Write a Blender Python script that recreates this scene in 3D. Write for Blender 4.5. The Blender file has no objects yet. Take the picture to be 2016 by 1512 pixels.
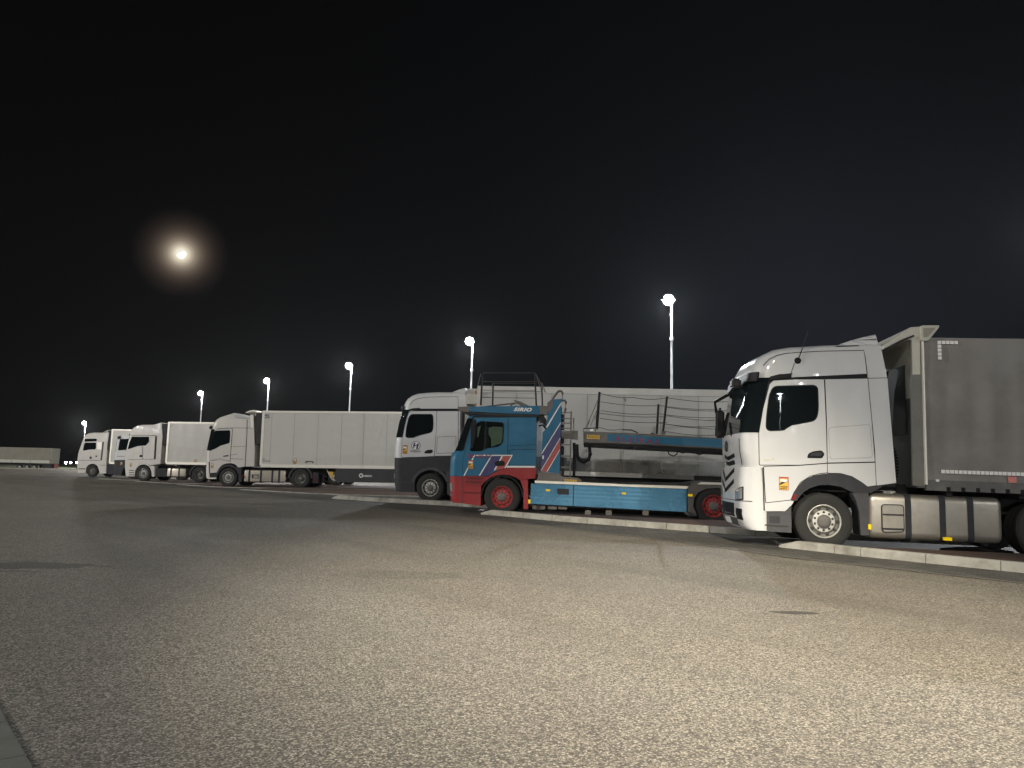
import bpy, bmesh, math, random
import numpy as np
from mathutils import Vector, Matrix
from mathutils.geometry import tessellate_polygon
random.seed(7)
SC = bpy.context.scene
COL = SC.collection
PI = math.pi

# ------------------------------------------------------------------ camera
F = 1456.0 / 2016.0            # focal length in picture widths (26 mm lens)
EYE = 1.18
ROLL, PITCH = 0.0259, math.atan(175.2 / 1456.0)
cam_d = bpy.data.cameras.new('camera'); cam = bpy.data.objects.new('camera', cam_d); COL.objects.link(cam)
cam_d.sensor_width = 36; cam_d.lens = 36 * F; cam_d.clip_start = 0.05; cam_d.clip_end = 9000
fw = Vector((0, math.cos(PITCH), math.sin(PITCH))); r0 = Vector((1, 0, 0)); u0 = Vector((0, -math.sin(PITCH), math.cos(PITCH)))
rt = r0 * math.cos(ROLL) + u0 * math.sin(ROLL); up = u0 * math.cos(ROLL) - r0 * math.sin(ROLL)
cam.matrix_world = Matrix(((rt.x, up.x, -fw.x, 0), (rt.y, up.y, -fw.y, 0), (rt.z, up.z, -fw.z, EYE), (0, 0, 0, 1)))
SC.camera = cam
CAM = Vector((0, 0, EYE))

def ray(px, py):
    "direction of a survey point of the 2016 x 1512 photograph, one metre deep"
    return fw + rt * ((px - 1008) / 1456) + up * ((756 - py) / 1456)
def ground_at(px, py, z=0.0):
    d = ray(px, py); t = (z - EYE) / d.z
    return CAM + d * t

# ------------------------------------------------------------------ world, night sky with moon halo and lamp glare painted in
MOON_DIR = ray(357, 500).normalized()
GLOW_DIR = ray(1620, 640).normalized()
SC.view_settings.view_transform = 'Standard'; SC.view_settings.look = 'None'
SC.view_settings.exposure = 0; SC.view_settings.gamma = 1
world = bpy.data.worlds.new('World'); SC.world = world; world.use_nodes = True
wn = world.node_tree; wn.nodes.clear()
def wnode(t, **k):
    n = wn.nodes.new(t)
    for a, b in k.items(): setattr(n, a, b)
    return n
wo = wnode('ShaderNodeOutputWorld'); bg = wnode('ShaderNodeBackground'); tc = wnode('ShaderNodeTexCoord')
def angle_ramp(direction, stops):
    dp = wnode('ShaderNodeVectorMath', operation='DOT_PRODUCT'); dp.inputs[1].default_value = direction
    wn.links.new(tc.outputs['Generated'], dp.inputs[0])
    ac = wnode('ShaderNodeMath', operation='ARCCOSINE'); wn.links.new(dp.outputs['Value'], ac.inputs[0])
    rp = wnode('ShaderNodeValToRGB'); wn.links.new(ac.outputs[0], rp.inputs[0])
    cr = rp.color_ramp; cr.interpolation = 'B_SPLINE'
    while len(cr.elements) < len(stops): cr.elements.new(0.5)
    for e, (p, c) in zip(cr.elements, stops): e.position = p; e.color = (*c, 1)
    return rp
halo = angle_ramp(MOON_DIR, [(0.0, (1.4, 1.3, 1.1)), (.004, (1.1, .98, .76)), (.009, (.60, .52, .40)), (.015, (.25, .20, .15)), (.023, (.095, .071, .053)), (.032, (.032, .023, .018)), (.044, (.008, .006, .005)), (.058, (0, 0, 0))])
skyg = angle_ramp(GLOW_DIR, [(0.0, (.0115, .0130, .0168)), (.12, (.0088, .0100, .0130)), (.26, (.0045, .0050, .0062)), (.46, (.0022, .0024, .0028)), (.75, (.0014, .0014, .0016)), (1.0, (.0012, .0012, .0014))])
ns = wnode('ShaderNodeTexNoise'); ns.inputs['Scale'].default_value = 3.0; ns.inputs['Detail'].default_value = 4
wn.links.new(tc.outputs['Generated'], ns.inputs['Vector'])
mr = wnode('ShaderNodeMapRange'); mr.inputs[3].default_value = .75; mr.inputs[4].default_value = 1.25
wn.links.new(ns.outputs['Fac'], mr.inputs[0])
vm = wnode('ShaderNodeVectorMath', operation='SCALE'); wn.links.new(skyg.outputs[0], vm.inputs[0]); wn.links.new(mr.outputs[0], vm.inputs['Scale'])
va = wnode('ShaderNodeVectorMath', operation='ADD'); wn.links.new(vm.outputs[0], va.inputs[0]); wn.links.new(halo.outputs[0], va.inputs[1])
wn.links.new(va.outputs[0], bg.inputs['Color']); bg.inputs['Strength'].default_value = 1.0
wn.links.new(bg.outputs[0], wo.inputs['Surface'])

# ------------------------------------------------------------------ lamps: where the floodlights stand
# (x, y, height, power W, cone deg, aim point or None, colour)
WHITE = (1.0, .97, .93); COOL = (.93, .97, 1.0)
LAMP_VIEW = [(9.9, 45.5, COOL), (-3.4, 61.5, COOL), (-17.0, 77.5, COOL), (-30.9, 93.5, WHITE), (-47.2, 112.5, WHITE)]

# ------------------------------------------------------------------ materials
MATS = {}
def nodemat(name, color, rough=.5, metal=0, coat=0, spec=.5, dirt=0, dscale=3.0, bump=0, bscale=40, emis=None, estr=0, dark=.55, streak=False, wave=0):
    if name in MATS: return MATS[name]
    m = bpy.data.materials.new(name); m.use_nodes = True; nt = m.node_tree; b = nt.nodes['Principled BSDF']
    b.inputs['Base Color'].default_value = (*color, 1); b.inputs['Roughness'].default_value = rough
    b.inputs['Metallic'].default_value = metal; b.inputs['Coat Weight'].default_value = coat; b.inputs['Coat Roughness'].default_value = .04
    b.inputs['Specular IOR Level'].default_value = spec
    if emis: b.inputs['Emission Color'].default_value = (*emis, 1); b.inputs['Emission Strength'].default_value = estr
    if dirt or bump:
        t = nt.nodes.new('ShaderNodeTexCoord')
        n = nt.nodes.new('ShaderNodeTexNoise'); n.inputs['Scale'].default_value = dscale; n.inputs['Detail'].default_value = 6; n.inputs['Roughness'].default_value = .65
        src = t.outputs['Object']
        if streak:
            mp = nt.nodes.new('ShaderNodeMapping'); mp.inputs['Scale'].default_value = (1.0, 1.0, .22)
            nt.links.new(src, mp.inputs['Vector']); src = mp.outputs[0]
        nt.links.new(src, n.inputs['Vector'])
        if dirt:
            r = nt.nodes.new('ShaderNodeMapRange'); r.inputs[1].default_value = .42; r.inputs[2].default_value = .78; r.inputs[3].default_value = 0; r.inputs[4].default_value = dirt
            nt.links.new(n.outputs['Fac'], r.inputs[0])
            mx = nt.nodes.new('ShaderNodeMix'); mx.data_type = 'RGBA'; mx.inputs[6].default_value = (*color, 1); mx.inputs[7].default_value = (color[0] * dark, color[1] * dark * .97, color[2] * dark * .9, 1)
            nt.links.new(r.outputs[0], mx.inputs[0]); nt.links.new(mx.outputs[2], b.inputs['Base Color'])
            r2 = nt.nodes.new('ShaderNodeMapRange'); r2.inputs[1].default_value = .35; r2.inputs[2].default_value = .75; r2.inputs[3].default_value = rough; r2.inputs[4].default_value = min(1, rough + .25)
            nt.links.new(n.outputs['Fac'], r2.inputs[0]); nt.links.new(r2.outputs[0], b.inputs['Roughness'])
        if bump:
            n2 = nt.nodes.new('ShaderNodeTexNoise'); n2.inputs['Scale'].default_value = bscale; n2.inputs['Detail'].default_value = 3
            nt.links.new(t.outputs['Object'], n2.inputs['Vector'])
            bp = nt.nodes.new('ShaderNodeBump'); bp.inputs['Strength'].default_value = bump; bp.inputs['Distance'].default_value = .01
            nt.links.new(n2.outputs['Fac'], bp.inputs['Height']); nt.links.new(bp.outputs[0], b.inputs['Normal'])
    if wave:
        t = nt.nodes.new('ShaderNodeTexCoord'); n3 = nt.nodes.new('ShaderNodeTexNoise'); n3.inputs['Scale'].default_value = 1.7; n3.inputs['Detail'].default_value = 1.5
        nt.links.new(t.outputs['Object'], n3.inputs['Vector']); bw = nt.nodes.new('ShaderNodeBump'); bw.inputs['Strength'].default_value = 1.0; bw.inputs['Distance'].default_value = wave
        nt.links.new(n3.outputs['Fac'], bw.inputs['Height'])
        for k in ('Normal', 'Coat Normal'): nt.links.new(bw.outputs[0], b.inputs[k])
    MATS[name] = m; return m
M = dict(
    white=nodemat('white_paint', (.58, .585, .585), .30, coat=.8, wave=.022, dirt=.25, dscale=1.3, dark=.75, streak=True),
    cream=nodemat('warm_white_paint', (.58, .555, .51), .30, coat=.8, wave=.03, dirt=.3, dscale=1.5, dark=.72, streak=True),
    box=nodemat('trailer_panel_white', (.54, .53, .49), .26, coat=.5, wave=.03, dirt=.35, dscale=.9, dark=.75, streak=True),
    joint=nodemat('joint_sealant', (.26, .25, .23), .5),
    steel=nodemat('polished_steel', (.55, .54, .50), .16, metal=.9, dirt=.3, dscale=1.2, dark=.7),
    alu=nodemat('aluminium', (.50, .46, .39), .29, metal=.75, dirt=.6, dscale=3.0, dark=.5),
    rail=nodemat('bright_rail', (.80, .77, .69), .3, metal=.3, dirt=.3, dscale=6, dark=.7),
    gplast=nodemat('grey_plastic', (.034, .035, .040), .6, spec=.3, dirt=.4, dscale=4, dark=.7),
    lplast=nodemat('mid_grey_plastic', (.065, .065, .07), .6, spec=.3, dirt=.5, dscale=4, dark=.7),
    black=nodemat('black_plastic', (.007, .007, .008), .5, spec=.2),
    chassis=nodemat('chassis_black', (.018, .018, .018), .6, dirt=.6, dscale=5, dark=.5),
    rubber=nodemat('tyre_rubber', (.018, .018, .017), .75, dirt=.7, dscale=7, dark=1.7, bump=.3, bscale=60),
    glass=nodemat('tinted_glass', (.006, .009, .010), .005, spec=.8, wave=.001),
    rimw=nodemat('rim_silver', (.55, .54, .50), .4, metal=.35, dirt=.6, dscale=9, dark=.55),
    dish=nodemat('rim_dish_grey', (.20, .195, .18), .5, metal=.3, dirt=.6, dscale=9, dark=.5),
    hub=nodemat('hub_grey', (.16, .15, .14), .6, metal=.3, dirt=.6, dscale=12, dark=.6),
    hole=nodemat('rim_shadow_steel', (.03, .03, .03), .7),
    rimr=nodemat('rim_red', (.38, .035, .035), .45, dirt=.6, dscale=9, dark=.5),
    blue=nodemat('blue_paint', (.014, .135, .245), .35, coat=.8, spec=.3, wave=.03, dirt=.3, dscale=2, dark=.7),
    skirt=nodemat('skirt_blue', (.075, .235, .385), .17, metal=.35, wave=.004, dirt=.25, dscale=.9, dark=.8),
    red=nodemat('red_paint', (.30, .026, .028), .42, coat=.3, spec=.3, dirt=.5, dscale=2.5, dark=.7),
    dshade=nodemat('shade_red', (.12, .012, .012), .6),  # darker red for the shade painted into the step grooves
    dred=nodemat('stripe_red', (.38, .06, .05), .35),
    navy=nodemat('stripe_navy', (.035, .035, .14), .35),
    stripe=nodemat('stripe_white', (.75, .74, .72), .35),
    ggrey=nodemat('galvanised_grey', (.13, .12, .11), .45, metal=.3, dirt=.6, dscale=4, dark=.6),
    yellow=nodemat('sticker_yellow', (.70, .42, .035), .45),
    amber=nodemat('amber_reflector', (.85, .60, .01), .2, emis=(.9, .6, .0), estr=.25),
    tape=nodemat('retro_tape', (.75, .73, .70), .3, emis=(.8, .78, .74), estr=.05),  # faint emission stands in for light the tape throws back
    tarp=nodemat('grey_curtain', (.215, .205, .19), .5, dirt=.8, dscale=1.2, dark=.62, bump=.35, bscale=5),
    tarp2=nodemat('old_tarpaulin', (.24, .225, .185), .6, dirt=.6, dscale=.8, dark=.7),
    front=nodemat('trailer_front_wall', (.06, .065, .06), .25, coat=.3, dirt=.7, dscale=2, dark=2.2),
    txtn=nodemat('lettering_navy', (.03, .035, .10), .5), txtr=nodemat('lettering_crimson', (.20, .025, .085), .5),
    txtw=nodemat('lettering_white', (.75, .75, .72), .5), txtk=nodemat('lettering_black', (.015, .015, .015), .5),
    txtg=nodemat('lettering_grey', (.25, .25, .26), .5),
    lens=nodemat('headlight_glass', (.45, .45, .45), .06, coat=1.0, metal=.5),
    tail=nodemat('tail_lens', (.20, .01, .01), .2), plate=nodemat('number_plate', (.7, .7, .7), .4),
    pole=nodemat('galvanised_pole', (.42, .43, .43), .4, metal=.3, dirt=.3, dscale=5),
    curtain=nodemat('cab_curtain', (.42, .48, .38), .8, dirt=.4), seat=nodemat('seat_fabric', (.03, .03, .032), .8),
    orange=nodemat('trailer_board', (.5, .49, .42), .45, dirt=.4, dscale=3),
    redw=nodemat('red_white_board', (.55, .2, .17), .45, dirt=.5, dscale=9, dark=1.7),
    field=nodemat('grass', (.035, .05, .018), .9, dirt=.7, dscale=.6, bump=.6, bscale=8),
    shed=nodemat('shed_cladding', (.010, .016, .024), .7),
)

# ------------------------------------------------------------------ object helpers
def tag(o, label=None, cat=None, group=None, kind=None):
    if label: o['label'] = label
    if cat: o['category'] = cat
    if group: o['group'] = group
    if kind: o['kind'] = kind
    return o
def link(name, bm, mat, parent=None, smooth=35):
    me = bpy.data.meshes.new(name); bmesh.ops.recalc_face_normals(bm, faces=bm.faces); bm.to_mesh(me); bm.free()
    for f in me.polygons: f.use_smooth = True
    me.set_sharp_from_angle(angle=math.radians(smooth))
    for m in (mat if isinstance(mat, (list, tuple)) else [mat]): me.materials.append(m)
    o = bpy.data.objects.new(name, me); COL.objects.link(o)
    if parent: o.parent = parent
    return o
def add_box(bm, a, b):
    c = [(a[0] + b[0]) / 2, (a[1] + b[1]) / 2, (a[2] + b[2]) / 2]
    s = [abs(b[i] - a[i]) for i in range(3)]
    bmesh.ops.create_cube(bm, size=1, matrix=Matrix.Translation(c) @ Matrix.Diagonal((*s, 1)))
def roundpoly(pts, r, n=4):
    out = []; k = len(pts)
    for i in range(k):
        a, b, c = Vector(pts[i - 1]), Vector(pts[i]), Vector(pts[(i + 1) % k])
        u, v = (a - b), (c - b); lu, lv = u.length, v.length
        if lu < 1e-6 or lv < 1e-6: out.append(tuple(b)); continue
        rr = min(r, lu * .45, lv * .45); u.normalize(); v.normalize()
        p, q = b + u * rr, b + v * rr
        for j in range(n + 1):
            t = j / n; out.append(tuple(p * (1 - t) ** 2 + b * 2 * t * (1 - t) + q * t * t))
    return out
def expand(pts, d):
    "grow a closed outline by d"
    A = sum(pts[i - 1][0] * pts[i][1] - pts[i][0] * pts[i - 1][1] for i in range(len(pts)))
    s = 1 if A > 0 else -1; out = []; k = len(pts)
    for i in range(k):
        a, b, c = Vector(pts[i - 1]), Vector(pts[i]), Vector(pts[(i + 1) % k])
        e1 = (b - a); e2 = (c - b)
        if e1.length < 1e-7: e1 = e2
        if e2.length < 1e-7: e2 = e1
        e1.normalize(); e2.normalize()
        nrm = Vector((e1.y + e2.y, -e1.x - e2.x)) * s
        if nrm.length > 1e-6: nrm.normalize()
        out.append(tuple(b + nrm * d))
    return out
def add_prism(bm, pts, y0, y1, bev=0):
    "outline in x, z pulled from y0 to y1"
    vs = [bm.verts.new((x, y0, z)) for x, z in pts]; ws = [bm.verts.new((x, y1, z)) for x, z in pts]
    k = len(pts); tris = tessellate_polygon([[Vector((x, z, 0)) for x, z in pts]])
    fr = []
    if k <= 4 or True:
        for t in tris:
            try: fr.append(bm.faces.new([vs[i] for i in t])); bm.faces.new([ws[i] for i in reversed(t)])
            except ValueError: pass
    for i in range(k):
        try: bm.faces.new((vs[i - 1], vs[i], ws[i], ws[i - 1]))
        except ValueError: pass
def add_tube(bm, pts, r, n=8, closed=False):
    pts = [Vector(p) for p in pts]; rings = []
    for i, p in enumerate(pts):
        t = (pts[min(i + 1, len(pts) - 1)] - pts[max(i - 1, 0)]).normalized()
        a = t.cross(Vector((0, 0, 1)))
        if a.length < .05: a = t.cross(Vector((0, 1, 0)))
        a.normalize(); b = t.cross(a)
        rings.append([bm.verts.new(p + (a * math.cos(2 * PI * j / n) + b * math.sin(2 * PI * j / n)) * r) for j in range(n)])
    for q in range(len(rings) - 1):
        for j in range(n): bm.faces.new((rings[q][j - 1], rings[q][j], rings[q + 1][j], rings[q + 1][j - 1]))
    bm.faces.new(rings[0][::-1]); bm.faces.new(rings[-1])
def add_lathe(bm, prof, cx, cz, n=40, flip=1, y=0):
    "profile (radius, depth) turned about the y axis through cx, cz"
    rings = [[bm.verts.new((cx + r * math.cos(2 * PI * j / n), y + d * flip, cz + r * math.sin(2 * PI * j / n))) for j in range(n)] if r > 1e-5 else [bm.verts.new((cx, y + d * flip, cz))] for r, d in prof]
    for a, b in zip(rings, rings[1:]):
        for j in range(n):
            if len(a) == 1 and len(b) == 1: continue
            if len(a) == 1: bm.faces.new((a[0], b[j - 1], b[j]))
            elif len(b) == 1: bm.faces.new((a[j - 1], a[j], b[0]))
            else: bm.faces.new((a[j - 1], a[j], b[j], b[j - 1]))
def strip(pts, w):
    "closed outline of an open line of width w"
    L, Rr = [], []
    for i, p in enumerate(pts):
        a = Vector(pts[max(i - 1, 0)]); b = Vector(pts[min(i + 1, len(pts) - 1)]); t = (b - a).normalized(); nn = Vector((-t.y, t.x)) * w / 2
        L.append(tuple(Vector(p) + nn)); Rr.append(tuple(Vector(p) - nn))
    return L + Rr[::-1]

# zoomed survey sheets: (x0, y0, scale)
Z1 = (1416, 620, 3.0233); Z3 = (1420, 840, 6.3); Z4 = (1700, 860, 5.601); Z5 = (880, 720, 4.878); Z6 = (1100, 720, 4.878); Z7 = (760, 740, 5.815)
ZF = (390, 780, 4.8); ZH = (400, 790, 8.894); ZL = (140, 800, 6.72); ZT = (1060, 760, 7.2); Z0 = (0, 850, 12.6); ZM = (780, 860, 25.2); ZB = (920, 870, 21.6); ZS = (930, 750, 14.4); ZA = (1140, 840, 10.61)
ZC = (1425, 840, 6.87); PX = (0, 0, 1.0)

class Rig:
    "the frame of one parked vehicle: x to its rear, y across to its far side, z up; origin under the front axle"
    def __init__(s, px, py, scale, theta, tilt):
        c = CAM + ray(px, py) * (1456 / scale)
        X = Vector((math.cos(theta) * math.cos(tilt), -math.sin(theta) * math.cos(tilt), -math.sin(tilt)))
        Z = Vector((0, 0, 1)); Z = (Z - X * Z.dot(X)).normalized(); Y = Z.cross(X)
        s.X, s.Y, s.Z = X, Y, Z
        s.O = c - Z * .5
        s.M = Matrix(((X.x, Y.x, Z.x, s.O.x), (X.y, Y.y, Z.y, s.O.y), (X.z, Y.z, Z.z, s.O.z), (0, 0, 0, 1)))
        s.theta = theta; s.tilt = tilt
    def root(s, name, at=(0, 0, 0)):
        o = bpy.data.objects.new(name, None); COL.objects.link(o); o.empty_display_size = .3
        o.matrix_world = s.M @ Matrix.Translation(at); s.off = Vector(at); o['_dx'] = at[0]; del o['_dx']
        return o
    def p(s, sheet, x, y, plane=0.0):
        d = ray(sheet[0] + x / sheet[2], sheet[1] + y / sheet[2])
        q = s.O + s.Y * plane
        t = (q - CAM).dot(s.Y) / d.dot(s.Y); w = CAM + d * t - s.O
        return (w.dot(s.X), w.dot(s.Z))
    def q(s, sheet, pts, plane=0.0):
        return [s.p(sheet, x, y, plane) for x, y in pts]

def prism(name, pts, y0, y1, mat, parent, r=0, smooth=35, n=4):
    if r: pts = roundpoly(pts, r, n)
    bm = bmesh.new(); add_prism(bm, pts, y0, y1); return link(name, bm, mat, parent, smooth)
def prisms(name, lists, y0, y1, mat, parent):
    bm = bmesh.new()
    for pts in lists: add_prism(bm, pts, y0, y1)
    return link(name, bm, mat, parent)
def rect(a, b): return [(a[0], a[1]), (b[0], a[1]), (b[0], b[1]), (a[0], b[1])]

def text(name, s, x, z, h, mat, parent, y=-.004, width=None, bold=.0, shear=0, slope=0, depth=.002):
    cu = bpy.data.curves.new(name, 'FONT'); cu.body = s; cu.size = 1; cu.offset = bold; cu.shear = shear; cu.space_character = 1.55 if name == 'arm_lettering' else (1.12 if name in ('deck_lettering', 'plate_lettering') else 1.0); cu.extrude = .001; cu.resolution_u = 3
    t = bpy.data.objects.new(name, cu); COL.objects.link(t)
    dg = bpy.context.evaluated_depsgraph_get(); me = bpy.data.meshes.new_from_object(t.evaluated_get(dg)); COL.objects.unlink(t); bpy.data.objects.remove(t)
    xs = [v.co.x for v in me.vertices]; ys = [v.co.y for v in me.vertices]
    x0, x1, y0, y1 = min(xs), max(xs), min(ys), max(ys)
    sy = h / (y1 - y0); sx = (width / (x1 - x0)) if width else sy
    for v in me.vertices:
        a, b, c = (v.co.x - x0) * sx, (v.co.y - y0) * sy, v.co.z
        v.co = (x + a, y - c * 2, z + b + a * slope)
    me.materials.clear(); me.materials.append(mat)
    o = bpy.data.objects.new(name, me); COL.objects.link(o); o.parent = parent
    return o

def make_cab(name, outline, W, R, mat, parent, seg=7):
    """outline: closed list of (x, z, wx, wz) on the near side; wx pulls the surface forward by R and wz lifts it by R*wz
    between the rounded corner and the middle of the cab"""
    st = []
    for j in range(seg + 1):
        a = PI / 2 * (1 - j / seg); st.append((R * (1 - math.sin(a)), R * (1 - math.cos(a))))
    st = [(y, d) for y, d in st] + [(W / 2, -.07)] + [(W - y, d) for y, d in reversed(st)]
    bm = bmesh.new(); rings = []
    for y, d in st:
        k = R - d; rings.append([bm.verts.new((x - k * wx, y, z + k * wz)) for x, z, wx, wz in outline])
    n = len(outline)
    for a, b in zip(rings, rings[1:]):
        for i in range(n): bm.faces.new((a[i - 1], a[i], b[i], b[i - 1]))
    for ring in (rings[0], rings[-1]):
        tr = tessellate_polygon([[Vector((x, z, 0)) for x, z, _, _ in outline]])
        for t in tr:
            try: bm.faces.new([ring[i] for i in t])
            except ValueError: pass
    return link(name, bm, mat, parent, 40)
class Front:
    "the curved front face of a cab"
    def __init__(s, pts, W, R):
        s.P = sorted([(z, x, wx) for x, z, wx, wz in pts]); s.W, s.R = W, R
    def x(s, y, z):
        P = s.P; z = max(P[0][0], min(P[-1][0], z))
        for a, b in zip(P, P[1:]):
            if a[0] <= z <= b[0]:
                t = (z - a[0]) / max(1e-6, b[0] - a[0]); x0 = a[1] + (b[1] - a[1]) * t; w = a[2] + (b[2] - a[2]) * t; break
        yy = min(y, s.W - y)
        if yy < s.R: d = s.R * (1 - math.sqrt(max(0, 1 - (1 - yy / s.R) ** 2)))
        else: d = -.07 * (yy - s.R) / (s.W / 2 - s.R)
        return x0 - (s.R - d) * w
    def patch(s, name, y0, y1, zlo, zhi, mat, parent, off=.006, ny=14, nz=6, th=.02):
        bm = bmesh.new(); g = []
        st = [s.R * (1 - math.sin(PI / 2 * (1 - j / 7))) for j in range(8)]; st = st + [s.W - v for v in st] + [s.W / 2]
        Y = sorted(set([y0, y1] + [v for v in st if y0 + .004 < v < y1 - .004] + [y0 + (y1 - y0) * i / ny for i in range(ny + 1) if s.R < y0 + (y1 - y0) * i / ny < s.W - s.R])); ny = len(Y) - 1
        for layer in (off, off - th):
            G = []
            for i in range(ny + 1):
                y = Y[i]; a = zlo(y) if callable(zlo) else zlo; b = zhi(y) if callable(zhi) else zhi
                G.append([bm.verts.new((s.x(y, a + (b - a) * j / nz) - layer, y - (layer if y < s.R else (-layer if y > s.W - s.R else 0)), a + (b - a) * j / nz)) for j in range(nz + 1)])
            g.append(G)
        for G in g:
            for i in range(ny):
                for j in range(nz): bm.faces.new((G[i][j], G[i + 1][j], G[i + 1][j + 1], G[i][j + 1]))
        A, B = g
        for i in range(ny):
            bm.faces.new((A[i][0], A[i + 1][0], B[i + 1][0], B[i][0])); bm.faces.new((A[i][nz], A[i + 1][nz], B[i + 1][nz], B[i][nz]))
        for j in range(nz):
            bm.faces.new((A[0][j], A[0][j + 1], B[0][j + 1], B[0][j])); bm.faces.new((A[ny][j], A[ny][j + 1], B[ny][j + 1], B[ny][j]))
        return link(name, bm, mat, parent, 50)

WH = {}
def wheel(parent, x, y, rimmat, near=True, steer=True, rad=.5, full=True):
    "tyre with rim and hub; steer wheels bulge outwards, driven wheels are dished"
    f = 1 if near else -1; key = (rimmat.name, near, steer, rad, full)
    if key in WH:
        T = WH[key]
        t = bpy.data.objects.new('wheel', T[0]); COL.objects.link(t); t.parent = parent; t.location = (x, y, 0)
        for nm, me in T[1]:
            o = bpy.data.objects.new(nm, me); COL.objects.link(o); o.parent = t
        return t
    c = .49; w = .30 if steer else .58
    bm = bmesh.new()
    prof = [(.285, .02), (.30, .0), (.36, -.012), (.43, -.014), (.475, .0), (.495, .02), (.505, .05)]
    for k in range(4):
        a = .05 + k * (w - .1) / 4; prof += [(.505, a + .01), (.493, a + .014), (.493, a + .022), (.505, a + .026)]
    prof += [(.505, w - .05), (.47, w), (.30, w), (.285, w - .02)]
    prof = [(r * rad / .505, d) for r, d in prof]
    add_lathe(bm, prof, 0, c, 56 if full else 24, f)
    for v in bm.verts:                              # the loaded tyre flattens where it stands
        if v.co.z < .012: v.co.z = .012; v.co.x *= 1.04
    t = link('wheel', bm, M['rubber'], parent, 30); t.location = (x, y, 0)
    kids = []
    bm = bmesh.new()
    if steer: pr = [(.292, .03), (.298, .005), (.285, .002), (.270, .02), (.262, .06), (.235, .075), (.205, .05), (.190, .035), (.120, .030), (.118, .0)]
    else: pr = [(.292, .03), (.298, .005), (.285, .002), (.272, .02), (.262, .10), (.24, .155), (.20, .165), (.13, .15), (.12, .10)]
    add_lathe(bm, pr[:4], 0, c, 48, f); add_lathe(bm, pr[7:], 0, c, 48, f); n0 = len(bm.faces)
    add_lathe(bm, pr[3:8], 0, c, 48, f); n1 = len(bm.faces)
    if full:
        for k in range(10):
            a = 2 * PI * k / 10 + .3; rr = .158; yy = .036 if steer else .155
            add_lathe(bm, [(.0, -.004 + yy - .006), (.023, yy - .006), (.023, yy + .02)], rr * math.cos(a), c + rr * math.sin(a), 8, f)
            if steer:
                a += PI / 10; rr = .236
                add_lathe(bm, [(.0, .040), (.030, .043), (.030, .08)], rr * math.cos(a), c + rr * math.sin(a), 10, f)
    bm.faces.ensure_lookup_table()
    for i, fc in enumerate(bm.faces): fc.material_index = 0 if i < n0 else (1 if i < n1 else 2)
    r_ = link('rim', bm, [rimmat, M['dish'] if rimmat is not M['rimr'] else rimmat, M['hole']], t, 30); kids.append(('rim', r_.data))
    bm = bmesh.new()
    hp = [(.118, .04), (.118, -.015), (.10, -.035), (.06, -.045), (0, -.045)] if steer else [(.12, .16), (.11, .05), (.08, .03), (.05, .02), (0, .02)]
    add_lathe(bm, hp, 0, c, 24, f); o = link('hub', bm, M['hub'], t); kids.append(('hub', o.data))
    WH[key] = (t.data, kids); return t

def warning_sticker(R, sheet, x0, y0, x1, y1, parent, y=-.012):
    "yellow blind-spot warning plate: red edge, white lorry shape, black band, two words"
    a = R.p(sheet, x0, y1); b = R.p(sheet, x1, y0); w, h = b[0] - a[0], b[1] - a[1]
    pl = prism('warning_sticker', rect(a, b), y, y + .01, M['yellow'], parent)
    f = lambda u, v: (a[0] + u * w, a[1] + v * h)
    prisms('sticker_edge', [[f(0, 0), f(.05, 0), f(.05, 1), f(0, 1)], [f(.95, 0), f(1, 0), f(1, 1), f(.95, 1)], [f(.05, .88), f(.95, .88), f(.95, 1), f(.05, 1)], [f(.05, 0), f(.95, 0), f(.95, .04), f(.05, .04)]], y - .002, y + .002, M['dred'], pl)
    prism('sticker_band', [f(.05, .36), f(.95, .68), f(.95, .80), f(.60, .80), f(.05, .48)], y - .0025, y + .002, M['txtk'], pl)
    prism('sticker_lorry', [f(.12, .66), f(.62, .60), f(.92, .70), f(.80, .80), f(.35, .84), f(.12, .78)], y - .004, y + .002, M['txtw'], pl)
    t = text('sticker_words', 'ANGLES\nMORTS', *f(.12, .08), h * .24, M['txtk'], pl, y - .004, width=w * .76, bold=.02)
    return pl

def slab(R, name, sheet, pts, mat, parent, r=.03, y=-.008, seam=.012, back=.01, seam_mat='black'):
    P = roundpoly(R.q(sheet, pts), r) if r else R.q(sheet, pts)
    o = prism(name, P, y, back, mat, parent)
    if seam: prism('seam', expand(P, seam), y + .005, back - .001, M[seam_mat], o)
    return o
def side_window(R, sheet, pts, parent, r=.06, rim=.018, y=-.012, mat='glass'):
    P = roundpoly(R.q(sheet, pts), r)
    o = prism('side_window', P, y, .01, M[mat], parent)
    prism('window_seal', expand(P, rim), y + .003, .008, M['black'], o)
    return o
def seam_line(R, sheet, pts, parent, w=.012, name='seam', y=-.003, mat='hole'):
    return prism(name, strip(R.q(sheet, pts), w), y, .004, M[mat], parent)
def wire(pts, r, n=5, name='wire', mat=None, parent=None):
    bm = bmesh.new(); add_tube(bm, pts, r, n); return link(name, bm, mat, parent)
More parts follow.
